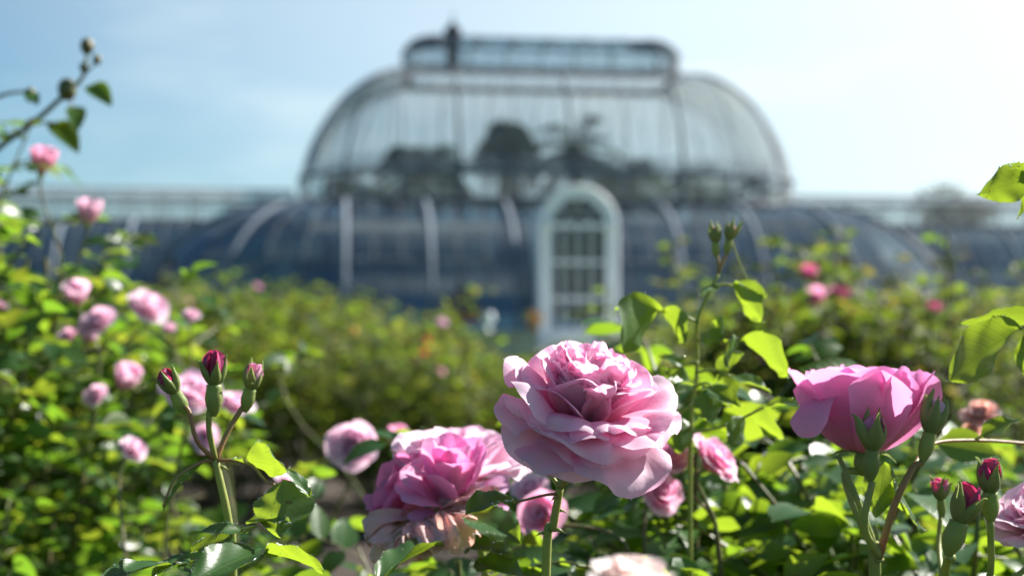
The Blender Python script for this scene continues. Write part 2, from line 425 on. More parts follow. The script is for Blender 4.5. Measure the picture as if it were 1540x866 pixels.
def glasshouse():
    root = thing('glasshouse', 'huge Victorian glass palm house with curved ribbed roof behind the rose beds', 'glasshouse', C0, TH)
    W = dict(parent=root, world=False)
    # --- upper vault
    A, B, Rc = 16.55, 11.0, 6.5
    z1, zt = 9.1, 18.6
    T = np.linspace(0, math.pi / 2, 15)
    prof = [(7.5 * (.70 * (1 - math.cos(a)) + .30 * a / (math.pi / 2)), z1 + 1.9 + (zt - z1 - 1.9) * math.sin(a)) for a in T]
    prof = [(0.0, z1), (0.0, z1 + 0.95)] + prof
    S = shell(A, B, Rc, prof)
    mb = MB(); mb.grid(S, wrap=True)
    vault = mb.build('upper_vault', M['glass_upper'], **W, smooth=False)
    n = S.shape[1]
    ribs = [i for i in range(n) if i % 3 == 0]
    for k, i in enumerate(ribs):
        r = MB(); c = S[:, i]
        r.tube(c, (0.11 if c[0][1] < -2 else .05) if k % 2 == 0 else 0.045, 5); r.build('rib', M['iron'], **W)
    for i in range(n):
        if i % 3: gb = MB(); gb.tube(S[:, i], 0.022, 4); gb.build('glazing_bar', M['rib'], vault, world=False)
    for z, ins, rad, m in ((z1, -0.1, 0.30, 'iron'), (z1 + 1.9, -0.05, 0.16, 'rib'), (zt - 0.02, 7.35, 0.26, 'iron')):
        q = MB(); p = rrect(A - ins, B - ins, Rc - ins)
        q.tube(np.concatenate([np.c_[p, np.full(len(p), z)], [[*p[0], z]]]), rad, 6)
        q.build('ring_beam', M[m], **W)
    # gallery inside, with its railing
    q = MB(); p = rrect(A - 1.6, B - 1.6, Rc - 1.6); p = np.concatenate([p, p[:1]])
    q.grid(np.array([np.c_[p, np.full(len(p), z1 + 1.9)], np.c_[p * 0.91, np.full(len(p), z1 + 1.92)]]))
    for zz in (2.35, 2.7, 3.0): q.tube(np.c_[p, np.full(len(p), z1 + zz)], 0.05, 4)
    for i in range(0, len(p), 1): q.tube([[*p[i], z1 + 1.9], [*p[i], z1 + 3.0]], 0.04, 4)
    for i in range(0, len(p), 3): q.tube([[*p[i], 0], [*p[i], z1 + 2]], 0.16, 6)
    q.build('gallery', M['rib'], **W)
    # --- lantern along the ridge
    La, Lb, LR = 9.6, 3.4, 2.4
    p = rrect(La, Lb, LR); pc = np.concatenate([p, p[:1]])
    lan = MB()
    lan.grid(np.array([np.c_[p, np.full(len(p), zt)], np.c_[p, np.full(len(p), zt + 1.55)]]), wrap=True)
    lo = lan.build('lantern', M['glass_upper'], **W)
    po = MB()
    for i in range(0, len(p)): 
        po.tube([[*p[i], zt], [*p[i], zt + 1.55]], 0.05 if i % 2 else 0.03, 4)
    po.build('mullions', M['rib'], lo, world=False)
    cap = shell(La + .1, Lb + .1, LR, [(0, zt + 1.55), (0.15, zt + 1.9), (0.6, zt + 2.35), (1.5, zt + 2.7), (3.2, zt + 2.8)])
    rf = MB(); rf.grid(cap, wrap=True); rf.build('roof', M['glass_roof'], lo, world=False, smooth=False)
    rr = MB()
    for i in range(0, n, 3): rr.tube(cap[:, i], 0.08, 4)
    rr.tube(np.c_[pc, np.full(len(pc), zt + 1.57)], 0.09, 5)
    rr.tube([[-6.6, 0, zt + 2.85], [6.6, 0, zt + 2.85]], 0.12, 5)
    rr.build('roof_ribs', M['iron'], lo, world=False)
    fi = MB(); fi.lathe([(0.02, 4.7), (0.08, 4.0), (0.25, 3.75), (0.6, 3.4), (0.7, 2.8), (0.5, 2.4), (0.5, 1.6), (0.5, 1.0)], (-6.2, -0.4, zt), 12)
    fi.build('finial', M['slate'], **W)
    # --- lower aisle round the transept
    A2, B2, R2 = 26.6, 20.4, 13.0
    T = np.linspace(0, math.pi / 2, 13)
    prof2 = [(0, 0.15), (0, 1.0)] + [(9.3 * (1 - math.cos(a)), 1.0 + 8.05 * math.sin(a)) for a in T]
    S2 = shell(A2, B2, R2, prof2)
    mb = MB(); mb.grid(S2[1:], wrap=True); ais = mb.build('lower_aisle', M['glass_lower'], **W, smooth=False)
    pl = MB(); pl.grid(S2[:2], wrap=True); pl.build('plinth', M['stone'], **W)
    for i in range(0, n, 3):
        r = MB(); r.tube(S2[1:, i], 0.19, 5); r.build('rib', M['rib'], **W)
    for i in range(n):
        if i % 3: gb = MB(); gb.tube(S2[1:, i], 0.05, 4); gb.build('glazing_bar', M['iron'], ais, world=False)
    for j in (3, 6, 9): gb = MB(); gb.tube(np.concatenate([S2[j], S2[j, :1]]), 0.06, 4); gb.build('purlin', M['iron'], ais, world=False)
    # --- wings
    for sx in (-1, 1):
        xs = np.arange(23.0, 64.0, 1.1) * sx
        pr = [(-8.6, 0.9)] + [(-8.6 + 6.2 * (1 - math.cos(a)), 0.9 + 7.6 * math.sin(a)) for a in np.linspace(0, math.pi/2, 9)]
        full = pr + [(-y, z) for y, z in pr[::-1]]
        P = np.array([[[x, y, z] for x in xs] for y, z in full])
        w = MB(); w.grid(P); wi = w.build('wing', M['glass_lower'], **W, smooth=False)
        xs = np.arange(17.2, 64.0, 1.1) * sx
        tp = [(-2.4, 8.5), (-2.4, 9.9), (-1.9, 10.35), (-1.0, 10.65), (0, 10.75), (1.0, 10.65), (1.9, 10.35), (2.4, 9.9), (2.4, 8.5)]
        P2 = np.array([[[x, y, z] for x in xs] for y, z in tp])
        w = MB(); w.grid(P2); w.build('clerestory', M['glass_upper'], wi, world=False, smooth=False)
        bb = MB()
        for j in (0, 1, 4, 7, 8): bb.tube([[xs[0], tp[j][0], tp[j][1]], [xs[-1], tp[j][0], tp[j][1]]], 0.10, 5)
        for i in range(0, len(xs), 2):
            bb.tube(P2[:, i], 0.05, 4)
        bb.build('clerestory_frame', M['iron'], wi, world=False)
        xs = np.arange(23.0, 64.0, 1.1) * sx
        g = MB()
        for i in range(len(xs)):
            if i % 4: g.tube(P[:, i], 0.05, 4)
        g.build('glazing_bars', M['iron'], wi, world=False)
        for i in range(0, len(xs), 4):
            r = MB(); r.tube(P[:, i], 0.18, 5); r.build('wing_rib', M['rib'], wi, world=False)
        b = MB()
        for s in (-1, 1): b.box(((xs[0]+xs[-1])/2, s*8.6, 0.45), (abs(xs[-1]-xs[0]), 0.35, 0.9))
        b.build('wing_plinth', M['stone'], wi, world=False, smooth=False)
    # --- arched porch
    cx, y0, dep = -1.0, -23.0, 5.0
    zs, ro, ri = 6.75, 2.08, 1.46
    def arch(r, z0):
        th = np.linspace(0, math.pi, 21)
        return np.array([[r, z0]] + [[r * math.cos(a), zs + r * math.sin(a)] for a in th] + [[-r, z0]])
    fo, fi_ = arch(ro, 0.0), arch(ri, 0.0)
    mb = MB()
    to = lambda q, y: np.c_[cx + q[:, 0], np.full(len(q), y), q[:, 1]]
    mb.grid(np.array([to(fo, y0), to(fi_, y0), to(fi_, y0 + .45), to(fo, y0 + .45)]), wrap=False)
    # moulded edge
    mb.tube(to(fo, y0 - .05), 0.10, 6); mb.tube(to(fi_, y0 - .03), 0.07, 6)
    for s in (-1, 1): mb.box((cx + s * 1.77, y0 - .12, zs), (.72, 0.35, 0.22)); mb.box((cx + s * 1.77, y0 - .10, 0.35), (.78, 0.34, 0.7))
    pf = mb.build('porch_frame', M['white_paint'], **W, smooth=False)
    body = MB(); body.grid(np.array([to(arch(ro - .08, 0), y0 + .4), to(arch(ro - .08, 0), y0 + dep)]))
    body.build('porch_vault', M['white_paint'], **W, smooth=False)
    d = MB()
    yy = y0 + .22
    d.box((cx, yy, zs - .02), (2 * ri, 0.18, 0.30))
    for z in (4.75, 2.75): d.box((cx, yy, z), (2 * ri, 0.12, 0.19))
    d.box((cx, yy, 0.55), (2 * ri, 0.14, 1.1))
    for x in (-.75, 0, .75): d.box((cx + x, yy - .003, 3.8), (0.15, 0.10, 5.4))
    th = np.linspace(0, math.pi, 13)
    d.tube([[cx + .75 * math.cos(a), yy, zs + .75 * math.sin(a)] for a in th], .05, 5)
    for a in (.25, .5, .75): d.tube([[cx + .75*math.cos(a*math.pi), yy, zs + .75*math.sin(a*math.pi)], [cx + ri*math.cos(a*math.pi), yy, zs + ri*math.sin(a*math.pi)]], .045, 4)
    d.build('porch_door', M['white_paint'], **W, smooth=False)
    gq = MB(); q = arch(ri, 1.0); cen = np.array([[0, 4.0]] * len(q))
    gq.grid(np.array([to(q, yy + .06), to(cen, yy + .06)])); gq.build('door_glass', M['glass_door'], **W, smooth=False)

def loc2w(x, y, z):
    c, s = math.cos(TH), math.sin(TH)
    return np.array([C0[0] + x*c - y*s, C0[1] + x*s + y*c, C0[2] + z])

# ----------------------------------------------------------------- leaves
def leaflet(L, W, fold=0.35, curl=0.3, twist=0.0, nv=5, nu=3, serr=0, rng=None):
    """blade along +y, width in x, upper side +z"""
    v = np.linspace(0, 1, nv); u = np.linspace(-1, 1, nu)
    V, U = np.meshgrid(v, u, indexing='ij')
    w = W * np.sin(np.pi * V ** 0.82) ** 0.75 * (1 - 0.30 * V)
    w = np.where(V > .995, 0.0, w)
    if serr:
        tooth = (V * serr) % 1.0
        w = w * (1 + 0.09 * (tooth - 0.5) * (np.abs(U) > .99))
    x = w * U * math.cos(fold)
    z = np.abs(w * U) * math.sin(fold) 
    if rng is not None and nu > 3:
        z = z + 0.05 * W * np.sin(V * 17 + np.abs(U) * 5) * np.abs(U) + 0.14 * W * np.sin(V * 6 + U * 2 + rng.random() * 6) * np.abs(U)
    a = curl * V
    y = L * V * (1 - curl * curl * V * V / 6); zz = -L * curl * V * V * .5
    P = np.stack([x, y, z + zz], -1)
    if twist:
        tw = twist * V
        P = np.stack([P[..., 0]*np.cos(tw) - P[..., 2]*np.sin(tw), P[..., 1], P[..., 0]*np.sin(tw) + P[..., 2]*np.cos(tw)], -1)
    return P, np.stack([U, V], -1)

def lframe(d, nrm):
    d = np.asarray(d, float); d = d / np.linalg.norm(d)
    n = np.asarray(nrm, float); n = n - d * np.dot(n, d)
    if np.linalg.norm(n) < 1e-4: n = np.array([0.3, -0.5, 0.8]); n = n - d * np.dot(n, d)
    n /= np.linalg.norm(n); x = np.cross(d, n)
    return np.stack([x, d, n], 1)

def put(mb, PUV, base, d, nrm, mi=0):
    P, UV = PUV
    mb.grid(P @ lframe(d, nrm).T + np.asarray(base), UV, mi)

def unit(v): return v / (np.linalg.norm(v) + 1e-12)

def compound(fol, cane, base, d, nrm, ls, rng, lod, n=5):
    """a rose leaf: a stalk with one end leaflet and pairs of side leaflets"""
    d = unit(np.asarray(d, float)); M3 = lframe(d, nrm); x, nn = M3[:, 0], M3[:, 2]
    Lr = ls * (1.1 if n > 3 else .7)
    tip = base + d * Lr - np.array([0, 0, .18 * Lr])
    nv, nu = ((6, 3), (4, 3), (3, 3))[lod]
    if lod == 0 and cane is not None: cane.tube([base, (base + tip) / 2 + nn * .004, tip], [.0011, .0009, .0007], 4, cap=False)
    def one(p, dd, s):
        nr = unit(nn + rng.normal(0, .35, 3))
        put(fol, leaflet(ls * s, ls * s * .36, rng.uniform(.1, .5), rng.uniform(.1, .7), rng.normal(0, .3), nv, nu), p, dd, nr)
    one(tip, unit(d + rng.normal(0, .15, 3) - np.array([0, 0, .2])), rng.uniform(.85, 1.1))
    prs = (.55, .15) if n == 5 else (.4,)
    for k, f in enumerate(prs):
        p = base + (tip - base) * (f + .2)
        for s in (-1, 1):
            one(p, unit(d * .55 + x * s + rng.normal(0, .15, 3) - np.array([0, 0, .15])), rng.uniform(.65, .95) * (1 - .12 * k))

def bush_parts(seed, h, r, canes=10, ls=.035, lod=1, node=.05, shoots=6, zmin=.12, spread=None, squash=1.0):
    """canes rising from the ground with leafy side shoots; local frame, base at the origin"""
    rng = np.random.default_rng(seed)
    fol, cane = MB(), MB(); tips = []
    for c in range(canes):
        az = 2 * math.pi * (c + rng.uniform(-.3, .3)) / canes
        out = r * math.sqrt(rng.uniform(.05, 1.0))
        hh = h * rng.uniform(.78, 1.0) * (1 - .18 * (out / r) ** 2)
        d = np.array([math.cos(az), math.sin(az) * squash, 0])
        p0 = d * .05 * rng.random(); p3 = d * out + np.array([0, 0, hh])
        path = bez(p0, p0 + d * out * .5 + [0, 0, hh * .35], d * out * .9 + [0, 0, hh * .65] + rng.normal(0, .03, 3), p3, 14)
        cane.tube(path, np.linspace(.006, .0025, 14) * (1.4 if h > 1.2 else 1), 5 if lod == 0 else 4, cap=False)
        tips.append(p3)
        runs = [(path, max(.25, zmin / hh))]
        for k in range(shoots):
            f = rng.uniform(.3, .98); i = int(f * 13); b = path[i]
            sd = unit(np.array([rng.normal(), rng.normal() * squash, rng.uniform(.1, 1.2)]) + d * .5)
            Ls = rng.uniform(.10, .26) * h * (.7 + .3 * f)
            e = b + sd * Ls + np.array([0, 0, .05 * Ls]); e[2] = min(e[2], h)
            sp = bez(b, b + sd * Ls * .4, b + sd * Ls * .7 + [0, 0, .03], e, 6)
            cane.tube(sp, np.linspace(.003, .0015, 6), 4, cap=False); runs.append((sp, 0.1)); tips.append(e)
        for path_, f0 in runs:
            L = np.linalg.norm(np.diff(path_, axis=0), axis=1).sum()
            nn = max(2, int(L * (1 - f0) / node)); a = rng.uniform(0, 6)
            for q in range(nn):
                f = f0 + (1 - f0) * (q + .5) / nn; i = f * (len(path_) - 1); i0 = min(int(i), len(path_) - 2)
                b = path_[i0] + (path_[i0+1] - path_[i0]) * (i - i0)
                if b[2] < zmin or b[2] > h: continue
                a += 2.4
                dd = np.array([math.cos(a), math.sin(a), rng.uniform(-.1, .7)])
                compound(fol, cane if lod == 0 else None, b, dd, (rng.normal(0, .25), rng.normal(0, .25), 1), ls * rng.uniform(.75, 1.2), rng, lod, 5 if rng.random() < .7 else 3)
    return fol, cane, np.array(tips)

# ----------------------------------------------------------------- petals
def petal(L, W, a0, a1, cup, r0=.003, z0=0.0, roll=0.0, ruf=0.0, notch=.06, curve=1.5, seed=0, nu=11, nv=13, tiproll=0.0, skew=0.0, tipexp=2.4, crumple=0.012):
    rng = np.random.default_rng(seed)
    s = np.linspace(0, 1, nv); u = np.linspace(-1, 1, nu)
    S, U = np.meshgrid(s, u, indexing='ij')
    Se = S * (1 - ((.26 + .16 * max(0, 2.4 - tipexp)) * np.abs(U) ** tipexp + notch * np.exp(-(U / .25) ** 2)) * S)
    w = W * (.20 + .80 * np.sin(np.clip(Se * 1.12, 0, 1) * np.pi / 2) ** .85)
    ft = np.linspace(0, 1, 60)
    al = a0 + (a1 - a0) * ft ** curve + tiproll * np.clip((ft - .78) / .22, 0, 1) ** 1.5
    rr = r0 + np.concatenate([[0], np.cumsum(np.sin((al[1:] + al[:-1]) / 2)) * L / 59])
    zz = z0 + np.concatenate([[0], np.cumsum(np.cos((al[1:] + al[:-1]) / 2)) * L / 59])
    r = np.interp(Se, ft, rr); z = np.interp(Se, ft, zz); A = np.interp(Se, ft, al)
    k = max(abs(cup), 1e-3) / W * np.sign(cup if cup else 1)
    kk = k * (1.15 - .55 * Se)
    X = w * U
    lat = np.sin(X * kk) / kk; inw = (1 - np.cos(X * kk)) / kk
    p1, p2, p3 = rng.uniform(0, 6.28, 3)
    d = inw - roll * W * np.clip((np.abs(U) - .45) / .55, 0, 1) ** 2 * Se
    d = d + ruf * W * Se ** 2 * (np.sin(U * 5 + p1) * .5 + np.sin(U * 9 + Se * 4 + p2) * .35 + np.sin(U * 3.0 - Se * 7 + p3) * .4)
    d = d + W * .03 * Se * np.sin(U * 2.2 + p3 + Se * 5)
    d = d + crumple * W * Se * (np.sin(U * 13 + p1 + Se * 3) * np.sin(Se * 15 + p2) + .7 * np.sin(U * 21 - Se * 8 + p3) * Se ** 2)
    r = r - np.cos(A) * d; z = z + np.sin(A) * d
    lat = lat + skew * L * Se ** 2
    return np.stack([r, lat, z], -1), np.stack([U, Se], -1)

def rotz(P, a):
    c, s = math.cos(a), math.sin(a)
    return np.stack([P[..., 0]*c - P[..., 1]*s, P[..., 0]*s + P[..., 1]*c, P[..., 2]], -1)

def rose_petals(seed, size=1.0, rows=None, core=22, nu=9, nv=9):
    """list of (P, UV); axis +z, base at the origin; size 1 = about 10 cm across"""
    rng = np.random.default_rng(seed); out = []
    if rows is None:
        rows = [(6, .046, .026, 45, 108, .55), (7, .044, .025, 32, 78, .7), (8, .040, .022, 20, 50, .9), (8, .036, .019, 12, 32, 1.1)]
    ph = rng.uniform(0, 6)
    for ri, (n, L, W, a0, a1, cup) in enumerate(rows):
        ph += .5
        for i in range(n):
            s = rng.uniform(.9, 1.1)
            P, UV = petal(L*s, W*s, R(a0 + rng.normal(0, 5)), R(a1 + rng.normal(0, 10)), cup * rng.uniform(.6, 1.1), r0=.003 + .001*(4-ri), z0=.001*ri,
                          roll=rng.uniform(0, .3), ruf=rng.uniform(.04, .10), seed=int(rng.integers(1e6)), nu=nu, nv=nv, tiproll=rng.uniform(-.1, .9), skew=rng.normal(0, .08))
            out.append((rotz(P, ph + 2*math.pi*(i + rng.uniform(-.15, .15))/n), UV))
    for i in range(core):
        f = i / max(core, 1); s = rng.uniform(.85, 1.1)
        L = .034 * s * (1 - .12 * f)
        P, UV = petal(L, .0125*s, R(26 - 22*f + rng.normal(0, 4)), R(18 - 14*f + rng.normal(0, 9)), rng.uniform(1.0, 2.1), r0=.002, z0=.003, ruf=rng.uniform(.16, .32),
                      notch=.15, seed=int(rng.integers(1e6)), nu=nu, nv=nv, tiproll=rng.uniform(-.9, .7), skew=rng.normal(0, .12))
        out.append((rotz(P, i * 2.399 + rng.uniform(-.3, .3)), UV))
    return [(P * size, UV) for P, UV in out]

def place(plist, pos, axis, spin=0.0):
    Fm = frame(axis)
    return [(rotz(P, spin) @ Fm.T + np.asarray(pos), UV) for P, UV in plist]

def sepals_into(mb, pos, axis, n=5, L=.022, W=.0045, a0=60, a1=120, seed=0, mi=0, spin=0.0, r0=.004):
    rng = np.random.default_rng(seed)
    for i in range(n):
        v = np.linspace(0, 1, 9); u = np.linspace(-1, 1, 5)
        V, U = np.meshgrid(v, u, indexing='ij')
        P, UV = petal(L * rng.uniform(.8, 1.2), W, R(a0), R(a1 + rng.normal(0, 12)), .9, r0=r0, seed=int(rng.integers(1e5)), nu=5, nv=9, notch=-.1)
        tap = (1 - .9 * V ** 1.3)
        P = np.stack([P[..., 0], P[..., 1] * tap, P[..., 2]], -1)
        P = rotz(P, spin + 2*math.pi*i/n) @ frame(axis).T + np.asarray(pos)
        mb.grid(P, UV, mi)

# ----------------------------------------------------------------- plants in the glasshouse
def palm(name, label, lx, ly, h, crown, nf, seed, droop=1.0, trunk_r=.28):
    rng = np.random.default_rng(seed); b = loc2w(lx, ly, 0)
    root = thing(name, label, 'palm tree', b, group='palms inside the glasshouse')
    t = MB(); z = np.linspace(0, h, 12)
    t.tube(np.c_[.25*np.sin(z*.3 + seed), .2*np.cos(z*.25), z], np.linspace(trunk_r*1.25, trunk_r, 12), 8)
    t.build('trunk', M['bark'], root, world=False)
    top = np.array([.25*math.sin(h*.3 + seed), .2*math.cos(h*.25), h])
    f = MB()
    for i in range(nf):
        az = i * 2.4 + rng.uniform(-.3, .3); el = rng.uniform(-.7, 1.3)
        d = np.array([math.cos(az)*math.cos(el), math.sin(az)*math.cos(el), math.sin(el)])
        Lf = crown * rng.uniform(.8, 1.1)
        sp = bez(top, top + d*Lf*.4, top + d*Lf*.8 + [0, 0, -.1*Lf*droop], top + d*Lf*.95 + [0, 0, -.45*Lf*droop], 12)
        f.tube(sp, np.linspace(.05, .012, 12), 4, cap=False)
        tan = np.gradient(sp, axis=0)
        for j in range(1, 12):
            for sgn in (-1, 1):
                for q in (0, .5):
                    x = unit(np.cross(tan[j], [0, 0, 1])) * sgn
                    bp = sp[j] - tan[j]*q
                    ll = Lf * .34 * math.sin(math.pi * (j - q) / 12.5) ** .6
                    put(f, leaflet(ll, .07*crown/3, .1, .5, 0, 3, 3), bp, unit(x + unit(tan[j])*.6 + [0, 0, -.15]), (0, 0, 1))
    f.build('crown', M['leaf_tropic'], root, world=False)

def tropical_mass():
    rng = np.random.default_rng(11); m = MB()
    def clump(x, y, h, w, n, ls):
        for k in range(n):
            a = rng.uniform(0, 6.28); rr = w * math.sqrt(rng.random()); z = h * rng.uniform(.05, 1) * (1 - .35*(rr/w)**2)
            p = loc2w(x + rr*math.cos(a), y + rr*math.sin(a), z)
            d = unit(np.array([math.cos(a) + rng.normal(0, .5), math.sin(a) + rng.normal(0, .5), rng.uniform(-.6, .5)]))
            put(m, leaflet(ls*rng.uniform(.6, 1.2), ls*.28, .15, .6, 0, 4, 3), p, d, unit(np.array([rng.normal(0, .4), rng.normal(0, .4), 1])))
    for k in range(80):
        x = rng.uniform(-22, 22); y = rng.uniform(-14, 14)
        clump(x, y, rng.uniform(3.5, 8.0) if abs(x) < 15 else rng.uniform(3, 6), 2.6, 46, 1.3)
    for k in range(18):
        clump(rng.uniform(-13, 13), rng.uniform(-7, 7), rng.uniform(8.5, 11.8), 1.7, 70, 1.3)
    for k in range(34):
        x = rng.uniform(-22, 22); clump(x, -14.5 + rng.uniform(-1, 1), rng.uniform(3, 6.0), 2.2, 46, 1.0)
    for s in (-1, 1):
        for k in range(40):
            clump(s * rng.uniform(25, 60), rng.uniform(-5, 5), rng.uniform(3.5, 7.5), 2.2, 42, 1.1)
        for x, hh in ((28.5, 10.2), (36, 10.4), (39, 9.6), (47, 10.0)):
            clump(s * x + (0 if s < 0 else 2.2), 0, hh, 1.3, 60, .8)
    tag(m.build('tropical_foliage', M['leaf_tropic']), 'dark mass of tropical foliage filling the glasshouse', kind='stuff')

def conservatory_plants():
    palm('palm_tree', 'bushy dark palm in the left half of the glasshouse vault', -8.2, 0, 12.4, 3.8, 60, 3)
    palm('palm_tree', 'tallest dark palm left of the middle of the glasshouse vault', -2.6, -2, 14.6, 2.6, 80, 5, 2.2, .8)
    palm('palm_tree', 'palm with spreading fronds above the arched porch', 2.6, -1, 13.6, 3.9, 34, 8, .7, .6)
    palm('palm_tree', 'rounded low palm right of the arched porch under the vault', 6.5, 1, 11.4, 3.8, 60, 13)
    palm('palm_tree', 'slender palm near the right end of the glasshouse vault', 11.5, 1, 11.4, 3.0, 34, 21)
    palm('palm_tree', 'feathery palm near the left end of the glasshouse vault', -13.0, 1, 10.6, 2.6, 40, 27)

# ----------------------------------------------------------------- garden things in the distance
def garden_things():
    p = at(694, 505, 70); gx, gy = p[0], p[1]
    k = thing('kiosk', 'small kiosk with dark pyramid roof and red fascia left of the arched porch', 'kiosk', (gx, gy, 0))
    W = dict(parent=k, world=False, smooth=False)
    r = MB(); 
    r.poly([[-1.45,-1.45,2.1],[1.45,-1.45,2.1],[1.45,1.45,2.1],[-1.45,1.45,2.1],[-.12,-.12,3.45],[.12,-.12,3.45],[.12,.12,3.45],[-.12,.12,3.45]],
           [[0,1,5,4],[1,2,6,5],[2,3,7,6],[3,0,4,7],[4,5,6,7],[3,2,1,0]])
    r.lathe([(.001, .5), (.1, .38), (.12, .22), (.07, .12), (.1, 0)], (0, 0, 3.44), 10)
    r.build('roof', M['slate'], **W)
    f = MB()
    for a in range(4):
        rot = np.array([[math.cos(a*math.pi/2), -math.sin(a*math.pi/2), 0], [math.sin(a*math.pi/2), math.cos(a*math.pi/2), 0], [0, 0, 1]])
        f.box(rot @ np.array([0, -1.38, 1.96]), (2.6, .06, .27), rot=rot)
    f.build('fascia', M['red_paint'], **W)
    for sx in (-1, 1):
        for sy in (-1, 1):
            b = MB(); b.box((sx*1.2, sy*1.2, 1.0), (.12, .12, 2.0)); b.build('post', M['slate'], **W)
    c = MB(); c.box((0, 0, .55), (2.25, 2.25, 1.1)); c.box((0, 0, 1.13), (2.45, 2.45, .06)); c.build('counter', M['green_paint'], **W)
    # parapet with an urn and a flower pot
    q = at(762, 505, 67)
    pa = MB(); pa.box((q[0], q[1], .62), (2.9, .34, 1.24)); pa.box((q[0], q[1], 1.285), (3.05, .46, .09))
    o = pa.build('parapet', M['stone'], smooth=False)
    tag(o, 'low pale stone parapet between the kiosk and the arched porch', 'wall')
    u = at(733, 505, 67)
    ur = MB(); ur.lathe([(.001, 0), (.2, 0), (.2, .06), (.08, .12), (.07, .2), (.2, .32), (.31, .52), (.33, .68), (.24, .8), (.27, .87), (.2, .88), (.15, .7), (.001, .6)], (u[0], u[1], 1.33), 18)
    tag(ur.build('urn', M['white_paint']), 'white garden urn standing on the pale parapet beside the kiosk', 'urn')
    fp = at(803, 505, 67)
    pot = thing('flower_pot', 'pot of rusty orange flowers on the parapet end by the arched porch', 'flower pot', (fp[0], fp[1], 1.33))
    pm = MB(); pm.lathe([(.001, 0), (.17, 0), (.24, .32), (.27, .33), (.27, .4), (.22, .4), (.2, .3), (.001, .3)], (0, 0, 0), 16); pm.build('pot', M['terracotta'], pot, world=False)
    rng = np.random.default_rng(2); fl = MB(); lf = MB()
    for i in range(130):
        d = unit(rng.normal(0, 1, 3) + [0, 0, .5]); b = np.array([0, 0, .55]) + d * rng.uniform(.15, .42) * [1.1, 1.1, .8]
        put(fl if i % 2 else lf, leaflet(.14, .06, .3, .4), b, unit(d + rng.normal(0, .4, 3)), unit(rng.normal(0, 1, 3)))
    fl.build('blossoms', M['petal_rust'], pot, world=False); lf.build('foliage', M['leaf_far'], pot, world=False)

def tree(name, label, x, y, h, r, seed, n=9000):
    rng = np.random.default_rng(seed)
    root = thing(name, label, 'tree', (x, y, 0))
    t = MB(); t.tube(bez([0,0,0], [.1,0,h*.2], [-.2,.1,h*.4], [0,0,h*.7], 10), np.linspace(.42, .14, 10), 8)
    cents = []
    for i in range(15):
        a = i*2.4; rr = r*rng.uniform(.25, .8); z = h*(rng.uniform(.45, .88) - .12*(rr/r))
        c = np.array([rr*math.cos(a), rr*math.sin(a), z]); cents.append((c, r*rng.uniform(.25, .42)))
        s = np.array([0, 0, h*rng.uniform(.3, .55)]); t.tube(bez(s, s + (c-s)*.3 + [0,0,.3], s + (c-s)*.7 + [0,0,.4], c, 7), np.linspace(.13, .03, 7), 5, cap=False)
    t.build('trunk', M['bark'], root, world=False)
    f = MB()
    for i in range(n):
        c, q = cents[rng.integers(len(cents))]
        d = unit(rng.normal(0, 1, 3)); p = c + d*q*rng.uniform(.55, 1.1)*np.array([1.25, 1.25, .8])
        put(f, leaflet(.5*rng.uniform(.7, 1.3), .19, .2, .4, 0, 3, 3), p, unit(d + rng.normal(0, .6, 3)), unit(d + [0, 0, 1]))
    f.build('crown', M['leaf_tree'], root, world=False)

# ----------------------------------------------------------------- blurred blossoms on the bushes
BL = {}
def blossom_mesh(kind, variant):
    key = (kind, variant)
    if key not in BL:
        mb = MB()
        rows = [(6, .040, .024, 40, 100, .7), (7, .038, .021, 28, 65, .9), (7, .034, .018, 14, 40, 1.1)] if variant < 3 else [(5, .040, .022, 36, -6, 1.2), (5, .038, .019, 24, -14, 1.4)]
        for P, UV in rose_petals(40 + variant, 1.0, rows, 12 if variant < 3 else 5, 6, 6): mb.grid(P, UV)
        sepals_into(mb, (0, 0, 0), (0, 0, 1), seed=variant, mi=1)
        mb.lathe([(.001, -.012), (.004, -.010), (.006, -.004), (.004, .002)], (0, 0, 0), 7, mi=1)
        BL[key] = mb.mesh('blossom', [M[kind], M['sepal']])
    return BL[key]

def add_blossom(root, pos, axis, kind, variant, size, label=None):
    o = bpy.data.objects.new('blossom', blossom_mesh(kind, variant)); COL.objects.link(o)
    o.parent = root
    Fm = frame(axis) * size
    m = Matrix([[*Fm[0], pos[0] - root.location[0]], [*Fm[1], pos[1] - root.location[1]], [*Fm[2], pos[2] - root.location[2]], [0, 0, 0, 1]])
    o.matrix_local = m
    if label: o['label'] = label
    return o

def add_stalk(mb, root, pos, axis, tips):
    """a shoot from the bush to a blossom (bush-local mesh)"""
    p = np.asarray(pos) - np.array(root.location)
    d2 = np.linalg.norm((tips - p) * [1.3, 1.3, .8], axis=1) + np.where(tips[:, 2] > p[2] - .01, 5, 0)
    b = tips[int(np.argmin(d2))]
    a = unit(np.asarray(axis, float))
    mb.tube(bez(b, b + [0, 0, .4*np.linalg.norm(p-b)], p - a*.35*np.linalg.norm(p-b), p - a*.008, 8), np.linspace(.002, .0016, 8), 5, cap=False)

def rose_bush(label, X, Y, h, r, seed, canes=10, ls=.035, lod=1, mat='leaf_bush', blossoms=(), group=None, node=.05, shoots=6, squash=1.0, rz=0.0, extra=None, zmin=.12):
    root = thing('rose_bush', label, 'rose bush', (X, Y, 0.02), group=group)
    fol, cane, tips = bush_parts(seed, h, r, canes, ls, lod, node, shoots, zmin, squash=squash)
    if extra: extra(fol, cane, root)
    for b in blossoms: add_stalk(cane, root, b[0], b[1], tips)
    fol.build('foliage', M[mat], root, world=False); cane.build('canes', M['cane'], root, world=False)
    for b in blossoms: add_blossom(root, *b)
    return root

